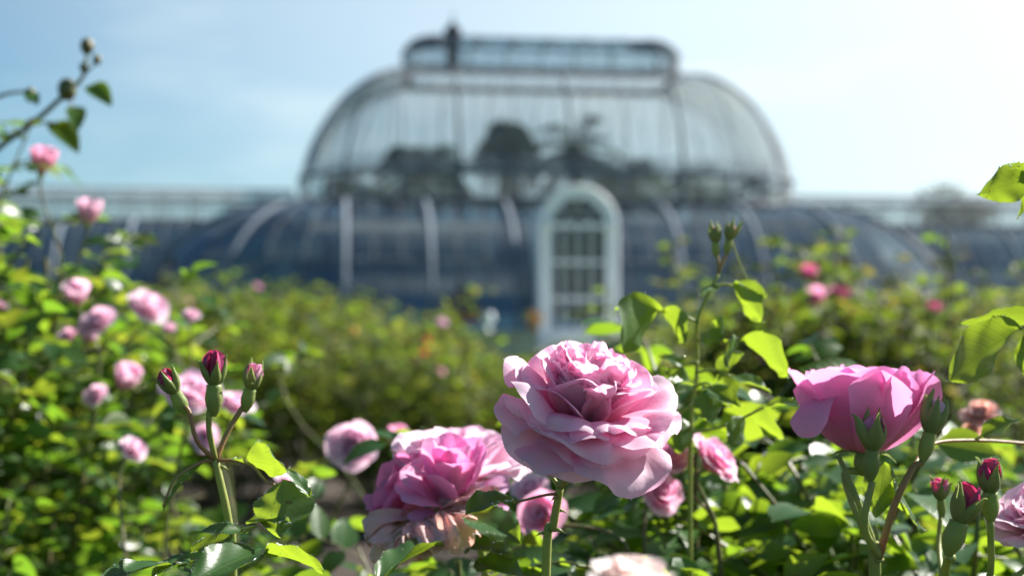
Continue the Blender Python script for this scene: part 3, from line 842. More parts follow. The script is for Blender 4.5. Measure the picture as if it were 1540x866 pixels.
PROTO = {}
def bush_copy(label, X, Y, h, seed, rz, group, blossoms=(), widen=1.0, mat='leaf_far'):
    """one of four grown bushes, turned and scaled"""
    if seed not in PROTO:
        fol, cane, tips = bush_parts(100 + seed, 1.3, .60, 15, .066, 2, .05, 8)
        PROTO[seed] = (fol.mesh('foliage', M['leaf_far']), cane.mesh('canes', M['cane']))
    s = h * 1.05 / 1.3
    root = thing('rose_bush', label, 'rose bush', (X, Y, 0.02), group=group)
    for nm, me in zip(('foliage', 'canes'), PROTO[seed]):
        o = bpy.data.objects.new(nm, me); COL.objects.link(o); o.parent = root
        o.rotation_euler = (0, 0, rz); o.scale = (s * widen, s * widen, s)
    for b in blossoms: add_blossom(root, *b)
    return root

def B(px, py, Y, axis, kind, var, size): return (at(px, py, Y), axis, kind, var, size)

def bushes():
    up = (0, -.3, 1)
    # left shrub, close, out of focus
    bl = [B(62, 258, 1.95, (.2, -.2, 1), 'petal_main', 3, .90), B(132, 334, 1.95, (.1, -.1, 1), 'petal_pale', 3, .85),
          B(218, 470, 1.9, (.5, -.5, .6), 'petal_pale', 0, .78), B(117, 455, 1.9, (0, -.6, .8), 'petal_pale', 4, .8),
          B(152, 492, 1.85, (-.2, -.6, .6), 'petal_pale', 1, .62), B(103, 512, 1.85, (-.3, -.6, .7), 'petal_pale', 2, .40),
          B(131, 512, 1.85, (.3, -.6, .7), 'petal_pale', 4, .7), B(287, 478, 2.0, (.2, -.5, .8), 'petal_pale', 2, .32),
          B(255, 497, 2.0, (0, -.5, .8), 'petal_pale', 0, .30), B(185, 582, 1.8, (.4, -.4, .8), 'petal_pale', 3, .85),
          B(-5, 470, 1.9, (0, -.5, .8), 'petal_pale', 1, .4), B(148, 600, 1.75, (-.3, -.6, .5), 'petal_pale', 1, .42)]
    def tall_cane(fol, cane, root):
        o = np.array(root.location); rng = np.random.default_rng(5)
        def path(pts, r0, r1, n=18):
            P = smooth_path([at(*p) - o for p in pts], n); cane.tube(P, np.linspace(r0, r1, len(P)), 5); return P
        path([(-130, 360, 2.0), (-20, 238, 1.95), (50, 185, 1.92), (100, 140, 1.9), (125, 115, 1.9), (131, 78, 1.9)], .005, .0022)
        path([(-60, 180, 2.0), (0, 145, 1.95), (40, 138, 1.92)], .0035, .002, 8)
        path([(125, 115, 1.9), (146, 92, 1.9)], .0016, .0012, 4)
        path([(40, 190, 1.92), (85, 185, 1.9), (115, 212, 1.88)], .0018, .001, 6)
        path([(100, 140, 1.9), (113, 165, 1.9)], .0014, .001, 4)
        for bx, by, tx, ty, s in ((38, 190, -6, 180, 1), (60, 188, 32, 178, .8), (80, 184, 118, 222, 1.1), (113, 160, 116, 192, 1.0), (30, 138, 58, 150, .8), (10, 212, -20, 200, 1), (95, 186, 70, 184, .7), (135, 128, 166, 152, .8)):
            b, e = at(bx, by, 1.9) - o, at(tx, ty, 1.86) - o
            put(fol, leaflet(np.linalg.norm(e - b), np.linalg.norm(e - b) * .30, .4, .3, 0, 7, 3), b, e - b, (rng.normal(0, .4), -.5, 1))
        for bx, by, rr in ((131, 70, .0095), (101, 135, .013), (46, 143, .0085), (146, 90, .006), (126, 102, .006)):
            cane.ball(at(bx, by, 1.9) - o, (rr, rr, rr * 1.2), 8)
    rose_bush('tall bright green rose bush at left with many small pale pink blooms', -.93, 2.05, 1.40, .44, 31, 44, .046, 0, 'leaf_bush', bl, node=.036, shoots=11, extra=tall_cane, zmin=.4)
    rose_bush('rose bush at the left edge rising behind the tall one with pink blooms', -1.16, 2.45, 1.50, .28, 47, 24, .046, 0, 'leaf_bush', (), node=.04, shoots=9, zmin=.5)
    bl = [B(285, 605, 1.5, (.2, -.5, .7), 'petal_pale', 1, .80), B(350, 617, 1.55, (.3, -.3, .8), 'petal_pale', 2, .54),
          B(196, 680, 1.5, (.5, -.4, .5), 'petal_pale', 0, .42), B(432, 738, 1.45, (.5, -.2, .7), 'petal_pale', 2, .48),
          B(312, 660, 1.5, (-.1, -.8, .3), 'petal_pale', 0, .42)]
    rose_bush('low rose bush in front of the tall left one, behind the three red buds', -.50, 1.66, .99, .27, 32, 24, .046, 0, 'leaf_bush', bl, node=.036, shoots=10, zmin=.3)
    # single pale bloom with a dark middle
    bl = [B(533, 673, 1.6, (-.15, -.95, .2), 'petal_pale', 1, .72), B(597, 668, 1.75, (0, -.3, .9), 'petal_main', 3, .62), B(415, 545, 2.6, (0, -.6, .7), 'petal_pale', 2, .42)]
    rose_bush('sparse rose bush with one round pale bloom left of the clustered pink roses', -.17, 1.95, .80, .16, 33, 4, .034, 0, 'leaf_bush', bl, node=.08, shoots=4)
    # right foreground foliage
    bl = [B(1062, 702, 1.18, (.6, -.3, .6), 'petal_main', 1, .62), B(985, 745, 1.2, (.3, -.5, .3), 'petal_main', 0, .55), B(1005, 700, 1.25, (0, -.5, .7), 'petal_orchid', 1, .5),
          B(820, 780, 1.2, (-.3, -.6, .3), 'petal_main', 2, .55), B(800, 742, 1.25, (-.2, -.6, .7), 'petal_pale', 1, .42)]
    rose_bush('leafy rose bush under the big central bloom with blurred pink blooms', .215, 1.32, 1.085, .17, 34, 26, .052, 0, 'leaf', bl, node=.038, shoots=10, zmin=.4)
    bl = [B(1476, 632, 1.25, (-.3, -.5, .7), 'petal_wilt', 1, .42), B(1465, 655, 1.25, (-.5, -.5, .2), 'petal_wilt', 0, .3)]
    rose_bush('leafy rose bush beneath the orchid pink bloom at right', .43, 1.25, .985, .26, 35, 26, .052, 0, 'leaf', bl, node=.038, shoots=10, zmin=.4)
    rose_bush('deep green rose bush filling the bottom right corner behind the buds', .38, 1.72, 1.06, .38, 36, 30, .050, 0, 'leaf_bush', (), node=.038, shoots=10, zmin=.4)
    rose_bush('low shaded rose bush at the bottom edge under the stem of the largest bloom', .03, 1.18, .955, .15, 37, 12, .050, 0, 'leaf', (), node=.04, shoots=8, zmin=.4)
    # middle distance
    bl = [B(1216, 420, 4.2, up, 'petal_deep', 3, 1.1), B(1226, 457, 4.1, up, 'petal_main', 4, 1.3), B(1262, 447, 4.4, up, 'petal_deep', 1, 1.0)]
    rose_bush('yellow green rose bush with magenta blooms behind the orchid pink rose', .92, 4.55, 1.42, .34, 41, 34, .052, 1, 'leaf_far', bl, node=.042, shoots=9)
    rose_bush('rounded yellow green rose bush between the magenta blooms and the right edge', 1.30, 4.75, 1.34, .30, 46, 30, .052, 1, 'leaf_far', (), node=.042, shoots=9)
    rose_bush('tall loose leafy rose bush at the right edge before the glasshouse wing', 1.36, 4.2, 1.52, .30, 42, 11, .042, 1, 'leaf_far', [B(1405, 468, 4.4, up, 'petal_deep', 1, .8)], node=.06, shoots=5)
    rose_bush('thin yellowing rose bush straight below the arched porch', .46, 5.0, 1.52, .16, 43, 5, .045, 1, 'leaf_far', (), node=.055, shoots=4)
    rose_bush('slim rose bush behind the green buds right of the porch', .70, 5.2, 1.42, .28, 44, 8, .045, 1, 'leaf_far', (), node=.055, shoots=5)
    rose_bush('broad rose bush at far right in front of the glasshouse wing', 1.95, 4.9, 1.34, .45, 45, 14, .042, 1, 'leaf_far', (), node=.05, shoots=7)
    # the bed behind
    g = 'rose bushes massed in the bed behind'
    rng = np.random.default_rng(77); k = 0
    rows = [(7.9, -2.6, 3.6, 11, 1.36, .05), (9.2, -3.3, 4.2, 12, 1.48, .08), (11.0, -4.0, 5.0, 12, 1.60, .1), (13.5, -4.6, 5.8, 12, 1.66, .1)]
    for Y, xa, xb, n, h, jit in rows:
        for i in range(n):
            x = xa + (xb - xa) * (i + rng.uniform(-.2, .2)) / (n - 1); y = Y + rng.uniform(-.3, .3)
            px = 770 + F * x / y
            hh = h * rng.uniform(.80, 1.08)
            top = np.interp(px, [250, 400, 520, 600, 650, 700, 780, 900, 960, 1050, 1200, 1400], [436, 428, 444, 458, 492, 504, 530, 540, 510, 470, 444, 436]) + rng.uniform(-6, 30)
            hh = min(h * 1.12, max(.55, EYE - (top - 505) * y / F))
            b = []
            for q in range(rng.integers(0, 3)):
                kind = ['petal_peach', 'petal_pale', 'petal_pale', 'petal_main'][rng.integers(4)]
                b.append((np.array([x + rng.uniform(-.4, .4), y - .35, hh * rng.uniform(.62, .98)]), (rng.normal(0, .3), -.5, .8), kind, int(rng.integers(3)), rng.uniform(.5, .85)))
            bush_copy('olive green rose bush massed with others in the bed before the glasshouse', x, y, hh, k % 4, rng.uniform(0, 6.28), g, b, widen=rng.uniform(.95, 1.15)); k += 1
    x = at(640, 505, 8.0)[0]
    add = [B(640, 516, 7.6, (0, -.8, .5), 'petal_coral', 0, .8), B(637, 535, 7.6, (0, -.8, .5), 'petal_coral', 1, .7), B(622, 548, 7.6, (0, -.8, .5), 'petal_peach', 1, .6), B(530, 500, 7.7, (0, -.8, .5), 'petal_peach', 2, .75)]
    bush_copy('rose bush with coral blooms standing left of the kiosk in the bed', x - .25, 8.1, 1.16, 1, 2.0, None, add)
# ----------------------------------------------------------------- sharp foreground roses
def dew(mb, pts, rng, n, r=(.00025, .0007), mi=1):
    for i in range(n):
        p = pts[rng.integers(len(pts))] + rng.normal(0, .0004, 3); mb.ball(p, rng.uniform(*r), 5, mi)

def near_leaflet(parent, base, tip, nrm, wr=.36, fold=.35, curl=.35, twist=0.0, seed=0, mat='leaf', name='leaflet', drops=26):
    rng = np.random.default_rng(seed)
    base, tip = np.asarray(base), np.asarray(tip); L = np.linalg.norm(tip - base)
    P, UV = leaflet(L * 1.04, L * wr, fold, curl, twist, 49, 11, 24, rng)
    Fm = lframe(tip - base, nrm)
    # turn so that the curled tip ends at the tip point
    Q = P @ Fm.T + base
    off = tip - Q[-1, 5]
    Q = Q + (np.linspace(0, 1, 49)[:, None, None] ** 1.5) * off
    mb = MB(); mb.grid(Q, UV)
    edge = np.concatenate([Q[4:, 0], Q[4:, -1]])
    if drops: dew(mb, edge, rng, drops)
    if drops: dew(mb, Q[5:45, 2:9].reshape(-1, 3), rng, drops // 2, (.0002, .0005))
    return mb.build(name, [M[mat], M['dew']], parent)

def spray(root, stalk, leaves, rad=.0011, mat='leaf', stalk_mat='stem', drops=26):
    """a compound leaf: the part is its stalk, each leaflet a sub-part.  leaves: (base px,py,Y, tip px,py,Y, normal, width, fold, curl)"""
    pts = smooth_path([at(*p) for p in stalk], 12)
    mb = MB(); mb.tube(pts, np.linspace(rad * 1.2, rad * .8, len(pts)), 6)
    lf = mb.build('leaf', M[stalk_mat], root)
    for i, l in enumerate(leaves):
        b, t, n = at(*l[0]), at(*l[1]), l[2]
        near_leaflet(lf, b, t, n, *(l[3:]), seed=i * 7 + int(l[0][0]), mat=mat, drops=drops)
    return lf

def stem(root, pts, r0, r1, mat='stem', name='stem', n=24, k=9, prick=0, seed=0):
    P = smooth_path(pts, n); mb = MB(); mb.tube(P, np.linspace(r0, r1, len(P)), k)
    rng = np.random.default_rng(seed)
    for i in range(prick):
        j = rng.integers(1, len(P) - 1); a = rng.uniform(0, 6.28); d = np.array([math.cos(a), math.sin(a), -.15]); rr = r0 + (r1 - r0) * j / len(P)
        mb.tube([P[j] + d*rr*.6, P[j] + d*(rr + .0024), P[j] + d*(rr + .0056) - [0, 0, .0016]], [.0018, .0008, .0001], 5)
    return mb.build(name, M[mat], root)

def bloom(root, plist, pos, axis, mat, spin=0.0, name='blossom', label=None, outer=26, sep=dict(), hip=.0062, drops=0, seed=0, mats=None):
    """the blossom part is the calyx; each outer petal is a sub-part, the crowded middle one more"""
    mb = MB(); pos = np.asarray(pos)
    mb.lathe(np.array([(.0005, -2.4), (.5, -2.1), (.85, -1.5), (1.0, -.9), (.9, -.3), (.75, .1), (.2, .3)]) * hip, pos, 12, axis=axis)
    b = mb.build(name, M['sepal'], root)
    if label: b['label'] = label
    sm = MB(); sepals_into(sm, pos, axis, seed=seed, r0=hip * .6, **sep)
    sm.build('sepals', M['sepal'], b)
    pl = place(plist, pos, axis, spin)
    rng = np.random.default_rng(seed + 5)
    inner = MB()
    for i, (P, UV) in enumerate(pl):
        if i < outer:
            q = MB(); q.grid(P, UV)
            if drops: dew(q, P[-1], rng, drops, (.0002, .0005))
            q.build('petal', [M[(mats or {}).get(i, mat)], M['dew']], b)
        else: 
            inner.grid(P, UV)
            if drops: dew(inner, P[-1], rng, drops // 2, (.0002, .0005))
    if inner.n: inner.build('inner_petals', [M[mat], M['dew']], b)
    return b

def bud(root, pos, axis, size, mat='petal_bud', openness=0.0, seed=0, label=None, sep_open=60, hip=1.0, sep_len=1.0, sepw=.46):
    """size = length of the closed petals; pos = base of the petals"""
    rng = np.random.default_rng(seed); s = size
    mb = MB()
    for i in range(9):
        ring = i // 3
        P, UV = petal(s * (1.0 - .02 * ring), s * (.46 - .05 * ring), R(50 - 8*ring + openness*20), R(-40 + 6*ring + openness * 50), 1.7, r0=s*.04, curve=.75, seed=seed*31 + i, nu=9, nv=13, ruf=.05, notch=-.12, tiproll=.25)
        mb.grid(rotz(P, i * 2.1 + seed) @ frame(axis).T + pos, UV)
    b = mb.build('bud', M[mat], root)
    if label: b['label'] = label
    h = MB(); h.lathe(np.array([(.05, -.80), (.10, -.70), (.16, -.52), (.185, -.34), (.17, -.18), (.155, -.06), (.16, .02), (.08, .06)]) * [s * hip, s], pos, 16, axis=axis)
    h.build('hip', M['sepal'], b)
    for i in range(5):
        o = rng.uniform(0, 1) < sep_open / 100
        P, UV = petal(s * sep_len * rng.uniform(.85, 1.15), s * sepw, R(56), R(rng.uniform(-26, 6) if o else rng.uniform(-38, -30)), 1.5, r0=s*.085, curve=.75, seed=seed*17 + i, nu=9, nv=16, notch=-.15, tiproll=rng.uniform(.7, 1.8) if o else rng.uniform(0, .5), ruf=.03)
        tap = (1 - .96 * np.linspace(0, 1, 16)[:, None] ** 1.7)
        P = np.stack([P[..., 0] * 1.04 + s*.02, P[..., 1] * tap, P[..., 2]], -1)
        q = MB(); q.grid(rotz(P, i * 2*math.pi/5 + seed + .4) @ frame(axis).T + pos, UV); q.build('sepal', M['sepal'], b)
    return b

def ground_under(px, py, Y, dx=0.0, dy=0.0):
    p = at(px, py, Y); return np.array([p[0] + dx, p[1] + dy, 0.03])

def main_rose():
    base = ground_under(812, 866, .88, -.02, .05)
    root = thing('garden_rose', 'largest soft pink rose in full bloom, standing sharp in the centre on a green stem', 'rose', base)
    fork = at(842, 734, .865)
    stem(root, [base, at(816, 1500, .90), at(821, 866, .875), at(832, 790, .868), fork], .0034, .0024, prick=14, seed=3, n=40)
    pos = at(872, 662, .868)
    stem(root, [fork, at(851, 712, .866), pos - [0, 0, .01]], .0019, .0017, n=8)
    stem(root, [fork, at(830, 715, .872), at(826, 690, .885)], .0016, .0013, n=6)
    stem(root, [fork, at(862, 715, .868), at(872, 690, .875)], .0015, .0013, n=6)
    # petals by hand: azimuth (0 right, 90 back, 180 left, 270 to the viewer), length, half width, base angle, tip angle, cup, tip roll, skew
    spec = [
        (304, .060, .040, 70, 150, .45, .3, .06), (272, .050, .034, 60, 124, .5, .9, .0), (256, .044, .034, 74, 142, .5, .0, -.10), (228, .047, .035, 74, 148, .5, .3, -.04), (202, .054, .037, 56, 104, .55, .7, -.03),
        (188, .062, .042, 44, 64, .65, .6, .0), (150, .058, .038, 40, 56, .7, .3, .05), (334, .062, .040, 52, 100, .45, 1.0, .0), (8, .062, .040, 46, 78, .5, .9, .05),
        (278, .054, .040, 52, 116, .55, 1.0, .06), (236, .050, .036, 50, 100, .65, .8, .10), (305, .050, .038, 44, 88, .65, .6, -.06),
        (260, .047, .033, 22, 30, 1.1, .6, .05), (296, .046, .033, 22, 32, 1.1, .7, -.05), (230, .048, .031, 20, 28, 1.1, .4, 0),
        (55, .055, .036, 42, 72, .6, .3, 0), (102, .053, .036, 40, 66, .6, .2, 0),
        (316, .052, .036, 46, 92, .55, 1.4, .06), (240, .053, .038, 46, 100, .6, 1.3, -.16), (206, .054, .036, 36, 66, .75, .9, -.05),
        (166, .053, .033, 28, 44, .9, .2, .0), (358, .052, .033, 34, 66, .8, .9, .1), (45, .050, .032, 28, 50, .8, .5, 0), (95, .050, .032, 26, 46, .8, .4, 0),
        (282, .047, .037, 26, 46, .95, .8, .08), (226, .050, .034, 20, 34, 1.05, .5, -.12), (335, .047, .033, 24, 46, .95, .8, .05), (186, .050, .030, 14, 26, 1.1, .3, 0), (20, .049, .030, 20, 36, 1.0, .6, 0), (75, .050, .030, 18, 32, 1.0, .4, 0), (125, .050, .030, 16, 28, 1.0, .4, 0)]
    rng = np.random.default_rng(12); pl = []
    for i, (az, L, W, a0, a1, cup, tr, sk) in enumerate(spec):
        P, UV = petal(L, W, R(a0), R(a1), cup, r0=.0045 - .00008*i, z0=.0004*i, roll=rng.uniform(.05, .45), ruf=rng.uniform(.10, .19) if i < 12 else rng.uniform(.05, .10), notch=rng.uniform(-.04, .12), seed=200 + i, nu=25, nv=29, tiproll=tr, skew=sk, tipexp=rng.uniform(1.4, 2.5), crumple=.016)
        pl.append((rotz(P, R(az)), UV))
    for i in range(52):
        f = i / 52; s = rng.uniform(.88, 1.08); az = i * 2.399 + rng.uniform(-.3, .3)
        P, UV = petal(.053 * s * (1 - .10*f), .0165*s, R(27 - 22*f + rng.normal(0, 4)), R(24 - 18*f + rng.normal(0, 12)), rng.uniform(.5, 1.7), r0=.0025, z0=.006, ruf=rng.uniform(.12, .34), notch=rng.uniform(-.05, .12), seed=400 + i, nu=19, nv=23, tiproll=rng.uniform(-1.2, 1.1), skew=rng.normal(0, .14), crumple=.045)
        pl.append((rotz(P, az), UV))
    bloom(root, pl, pos, (.15, -.34, .92), 'petal_main', 0.0, outer=len(spec), drops=10, seed=2, sep=dict(a0=70, a1=140))
    # leaves on the stem
    spray(root, [(838, 742, .865), (815, 745, .86), (772, 756, .85)],
          [((772, 752, .85), (700, 770, .83), (-.1, -.45, .9), .42, .45, .5)], rad=.0009, stalk_mat='stem_red', drops=30)
    return root

def rose_cluster():
    base = ground_under(690, 866, 1.02, 0, .06)
    root = thing('garden_rose', 'cluster of pale, deep pink and browning roses left of the largest bloom', 'rose', base)
    node = at(690, 815, 1.0)
    stem(root, [base, at(760, 1400, 1.04), at(730, 866, 1.01), node], .0034, .0026, prick=8, n=36)
    # pale bloom at the back
    p1 = at(688, 733, 1.06); stem(root, [node, at(702, 770, 1.03), p1], .002, .0017, n=10)
    pl = rose_petals(61, 1.04, [(7, .050, .030, 45, 98, .5), (8, .048, .027, 36, 72, .7), (8, .044, .024, 24, 50, .9), (8, .040, .02, 14, 34, 1.1)], 30, 15, 15)
    bloom(root, pl, p1, (.10, -.20, .95), 'petal_pale', .4, label='pale pink bloom at the back of the cluster', outer=15, drops=8, seed=6)
    # pink bloom in front, long folded petals
    p2 = at(684, 766, 1.005); stem(root, [node, at(684, 790, 1.0), p2], .0019, .0016, n=8)
    spec = [(300, .036, .021, 55, 128, .5, .2), (250, .030, .020, 60, 135, .4, .4), (200, .036, .020, 45, 92, .6, .2), (345, .034, .019, 45, 96, .6, .5), (160, .036, .020, 40, 72, .7, .1),
            (225, .038, .017, 26, 44, .9, .3), (275, .040, .015, 20, 24, 1.4, .5), (320, .038, .014, 16, 22, 1.4, .2), (185, .040, .016, 18, 26, 1.2, .2), (10, .038, .016, 22, 36, 1.1, .2), (70, .040, .018, 22, 36, 1.0, .2), (125, .041, .018, 18, 26, 1.1, .2),
            (250, .041, .014, 10, 10, 1.5, .2), (300, .040, .013, 8, 10, 1.6, .1), (210, .041, .014, 8, 12, 1.5, .1)]
    pl = []
    for i, (az, L, W, a0, a1, cup, tr) in enumerate(spec):
        P, UV = petal(L*1.2, W*1.25, R(a0), R(a1), cup, r0=.004, z0=.0005*i, roll=.2, ruf=.05, seed=500 + i, nu=17, nv=19, tiproll=tr); pl.append((rotz(P, R(az)), UV))
    rng = np.random.default_rng(9)
    for i in range(12):
        P, UV = petal(.040, .012, R(10), R(6 + rng.normal(0, 6)), 1.6, r0=.002, z0=.006, ruf=.1, seed=540 + i, nu=11, nv=13); pl.append((rotz(P, i*2.4), UV))
    bloom(root, pl, p2, (-.02, -.34, .93), 'petal_orchid', 0.0, label='mid pink bloom with long upright folded petals', outer=15, drops=6, seed=8, hip=.005)
    # deep pink half-open bloom at the left
    p3 = at(632, 762, 1.03); stem(root, [node, at(650, 800, 1.02), p3], .0017, .0015, n=8)
    pl = rose_petals(71, .80, [(5, .046, .028, 38, 66, .8), (6, .045, .026, 26, 40, 1.0), (6, .043, .022, 14, 20, 1.3)], 8, 15, 15)
    bloom(root, pl, p3, (-.72, -.35, .55), 'petal_deep', .9, label='deep pink half open bloom', outer=17, drops=3, seed=9, hip=.005)
    # browning bloom hanging below
    p4 = at(640, 778, .99); stem(root, [node, at(672, 792, .995), p4], .0016, .0014, n=6)
    spec = []
    rng = np.random.default_rng(15); pl = []
    for i in range(26):
        az = 270 + rng.normal(0, 60); P, UV = petal(rng.uniform(.034, .056), rng.uniform(.012, .022), R(70), R(rng.uniform(120, 172)), rng.uniform(.8, 1.8), r0=.004, z0=.001*rng.random(), ruf=rng.uniform(.2, .42), roll=.3, seed=600 + i, nu=15, nv=17, tiproll=rng.uniform(-1, 1)); pl.append((rotz(P, R(az)), UV))
    bloom(root, pl, p4, (-.28, -.30, .9), 'petal_wilt', 0.0, label='browning crumpled bloom hanging down', outer=26, seed=10, hip=.0045)
    # leaves
    spray(root, [at_back(node), (702, 812, .99), (720, 795, .97)],
          [((700, 800, .98), (674, 762, .985), (-.3, -.9, .3), .42, .3, .2), ((712, 790, .97), (749, 738, .98), (.2, -.95, .2), .38, .5, .1), ((705, 775, .96), (782, 815, .93), (.1, -.55, .85), .46, .35, .5)], drops=24)
    spray(root, [at_back(node), (664, 818, .95)], [((662, 818, .95), (566, 872, .90), (-.2, -.15, 1), .32, .5, .6)], drops=30)
    spray(root, [(700, 830, 1.0), (705, 826, .99)], [((700, 812, .99), (775, 842, .97), (.0, -.3, 1), .34, .3, .3), ((716, 842, .98), (790, 872, .95), (.1, -.5, .9), .36, .3, .3)])
    return root

def at_back(p):
    """world point -> (px, py, Y)"""
    return (770 + F * p[0] / p[1], HORIZON - F * (p[2] - EYE) / p[1], p[1])

def right_rose():
    base = ground_under(1310, 866, .94, .02, .06)
    root = thing('garden_rose', 'cupped orchid pink rose seen from below at right among green buds', 'rose', base)
    node = at(1322, 838, .90)
    stem(root, [base, at(1330, 1400, .95), at(1316, 872, .905), node], .0046, .0036, prick=6, n=36)
    p = at(1298, 682, .93)
    stem(root, [node, at(1288, 770, .91), at(1270, 712, .925), p - [0, 0, .012]], .0026, .0022, n=14)
    spec = [(214, .040, .017, 100, 176, .6, .1, .0), (244, .066, .042, 74, -8, .75, .5, -.05), (300, .067, .044, 72, -10, .75, .6, .05), (350, .068, .036, 70, 6, .8, .9, 0), (178, .072, .028, 70, 16, .9, .6, .02),
            (35, .062, .036, 70, -4, .8, .3, 0), (85, .062, .036, 70, -6, .8, .3, 0), (135, .064, .036, 70, -2, .8, .3, 0),
            (160, .061, .030, 62, 0, .9, .5, 0), (215, .058, .032, 60, -4, .9, .6, .06), (268, .059, .034, 60, -6, .9, .7, 0), (325, .061, .032, 60, 0, .9, .8, -.05), (10, .061, .030, 60, 4, .9, .6, 0)]
    pl = []
    for i, (az, L, W, a0, a1, cup, tr, sk) in enumerate(spec):
        P, UV = petal(L, W, R(a0), R(a1), cup, r0=.029 if i == 0 else .005, z0=.036 if i == 0 else .0005*i, curve=.8, roll=.18, ruf=.10, notch=.02 + .05 * (i % 3), seed=700 + i, nu=21, nv=23, tiproll=tr, skew=sk); pl.append((rotz(P, R(az)), UV))
    rng = np.random.default_rng(19)
    for i in range(28):
        f = i / 28
        P, UV = petal((.058 - .006*f) * rng.uniform(.92, 1.04), .018, R(46 - 40*f), R(8 - 8*f + rng.normal(0, 6)), 1.1, r0=.003, z0=.003, curve=.8, ruf=.16, notch=.02, seed=740 + i, nu=15, nv=17, tiproll=rng.uniform(-.6, .6), crumple=.05); pl.append((rotz(P, i*2.4), UV))
    bloom(root, pl, p, (.06, .10, .98), 'petal_orchid', 0.0, outer=13, drops=5, seed=12, sep=dict(a0=80, a1=130))
    # buds in front of it
    b1 = at(1312, 678, .89); stem(root, [node, at(1300, 790, .89), b1 - [0, 0, .019]], .0026, .0022, n=12)
    bud(root, b1, (.05, -.05, 1), .024, 'petal_deep', 0, 3, 'green bud still closed', 10, 1.2, 1.2)
    b2 = at(1398, 652, .90); stem(root, [node, at(1345, 760, .895), at(1372, 705, .90), b2 - [.004, 0, .018]], .0025, .002, 'stem_red', n=12)
    bud(root, b2, (.25, -.02, 1), .024, 'petal_main', .1, 4, 'reddish bud opening', 45, 1.12, 1.15)
    stem(root, [node, at(1283, 735, .905), at(1262, 688, .915)], .0022, .0016, n=10)
    # side stalk to the right, a leaf and far stalks
    stem(root, [at(1372, 705, .90), at(1400, 668, .94), at(1470, 662, .97), at(1560, 668, 1.0)], .0012, .0012, 'stem_red', n=14)
    spray(root, [(1465, 662, .97), (1478, 655, .965)], [((1475, 655, .965), (1545, 628, .96), (0, -.4, 1), .34, .3, .3)])
    spray(root, [(1322, 836, .90), (1318, 800, .915), (1315, 790, .92)],
          [((1330, 695, .93), (1318, 778, .92), (.1, 1, .2), .36, .2, .1), ((1345, 720, .92), (1392, 800, .93), (-.6, -.2, .7), .30, .4, .4)], drops=24)
    return root

def right_buds():
    base = ground_under(1440, 900, .93, 0, .05)
    root = thing('garden_rose', 'group of plump reddish green buds and a pale bloom in the bottom right corner', 'rose', base)
    n0 = at(1420, 890, .90)
    stem(root, [base, at(1425, 1400, .94), n0], .0044, .0034, n=30)
    b = at(1442, 786, .87); stem(root, [n0, at(1424, 845, .88), b - [.004, 0, .021]], .0028, .0026, n=8)
    bud(root, b, (.30, -.10, .95), .027, 'petal_bud', .25, 6, 'plump reddish bud with spread sepals', 75, 1.4, 1.0, .38)
    n1 = at(1484, 880, .89); b = at(1489, 742, .88); stem(root, [n0 + [.0, 0, -.02], n1, at(1490, 800, .88), b - [0, 0, .017]], .0022, .0022, n=12)
    bud(root, b, (-.03, -.05, 1), .023, 'petal_bud', .15, 7, 'crimson tipped bud on a straight stem', 45, 1.3, .95, .42)
    b = at(1415, 752, .95); stem(root, [n0, at(1412, 820, .94), b - [0, 0, .01]], .0018, .0015, n=8)
    bud(root, b, (-.1, -.1, 1), .016, 'petal_deep', .5, 8, 'small ragged opened bud', 60)
    p = at(1560, 805, .93); stem(root, [n0, at(1500, 880, .92), at(1548, 850, .93), p - [0, 0, .01]], .0022, .0018, n=10)
    pl = rose_petals(81, .74, None, 18, 13, 13)
    bloom(root, pl, p, (-.25, -.35, .9), 'petal_pale', .3, label='pale pink bloom cut by the edge', outer=15, drops=4, seed=13)
    return root

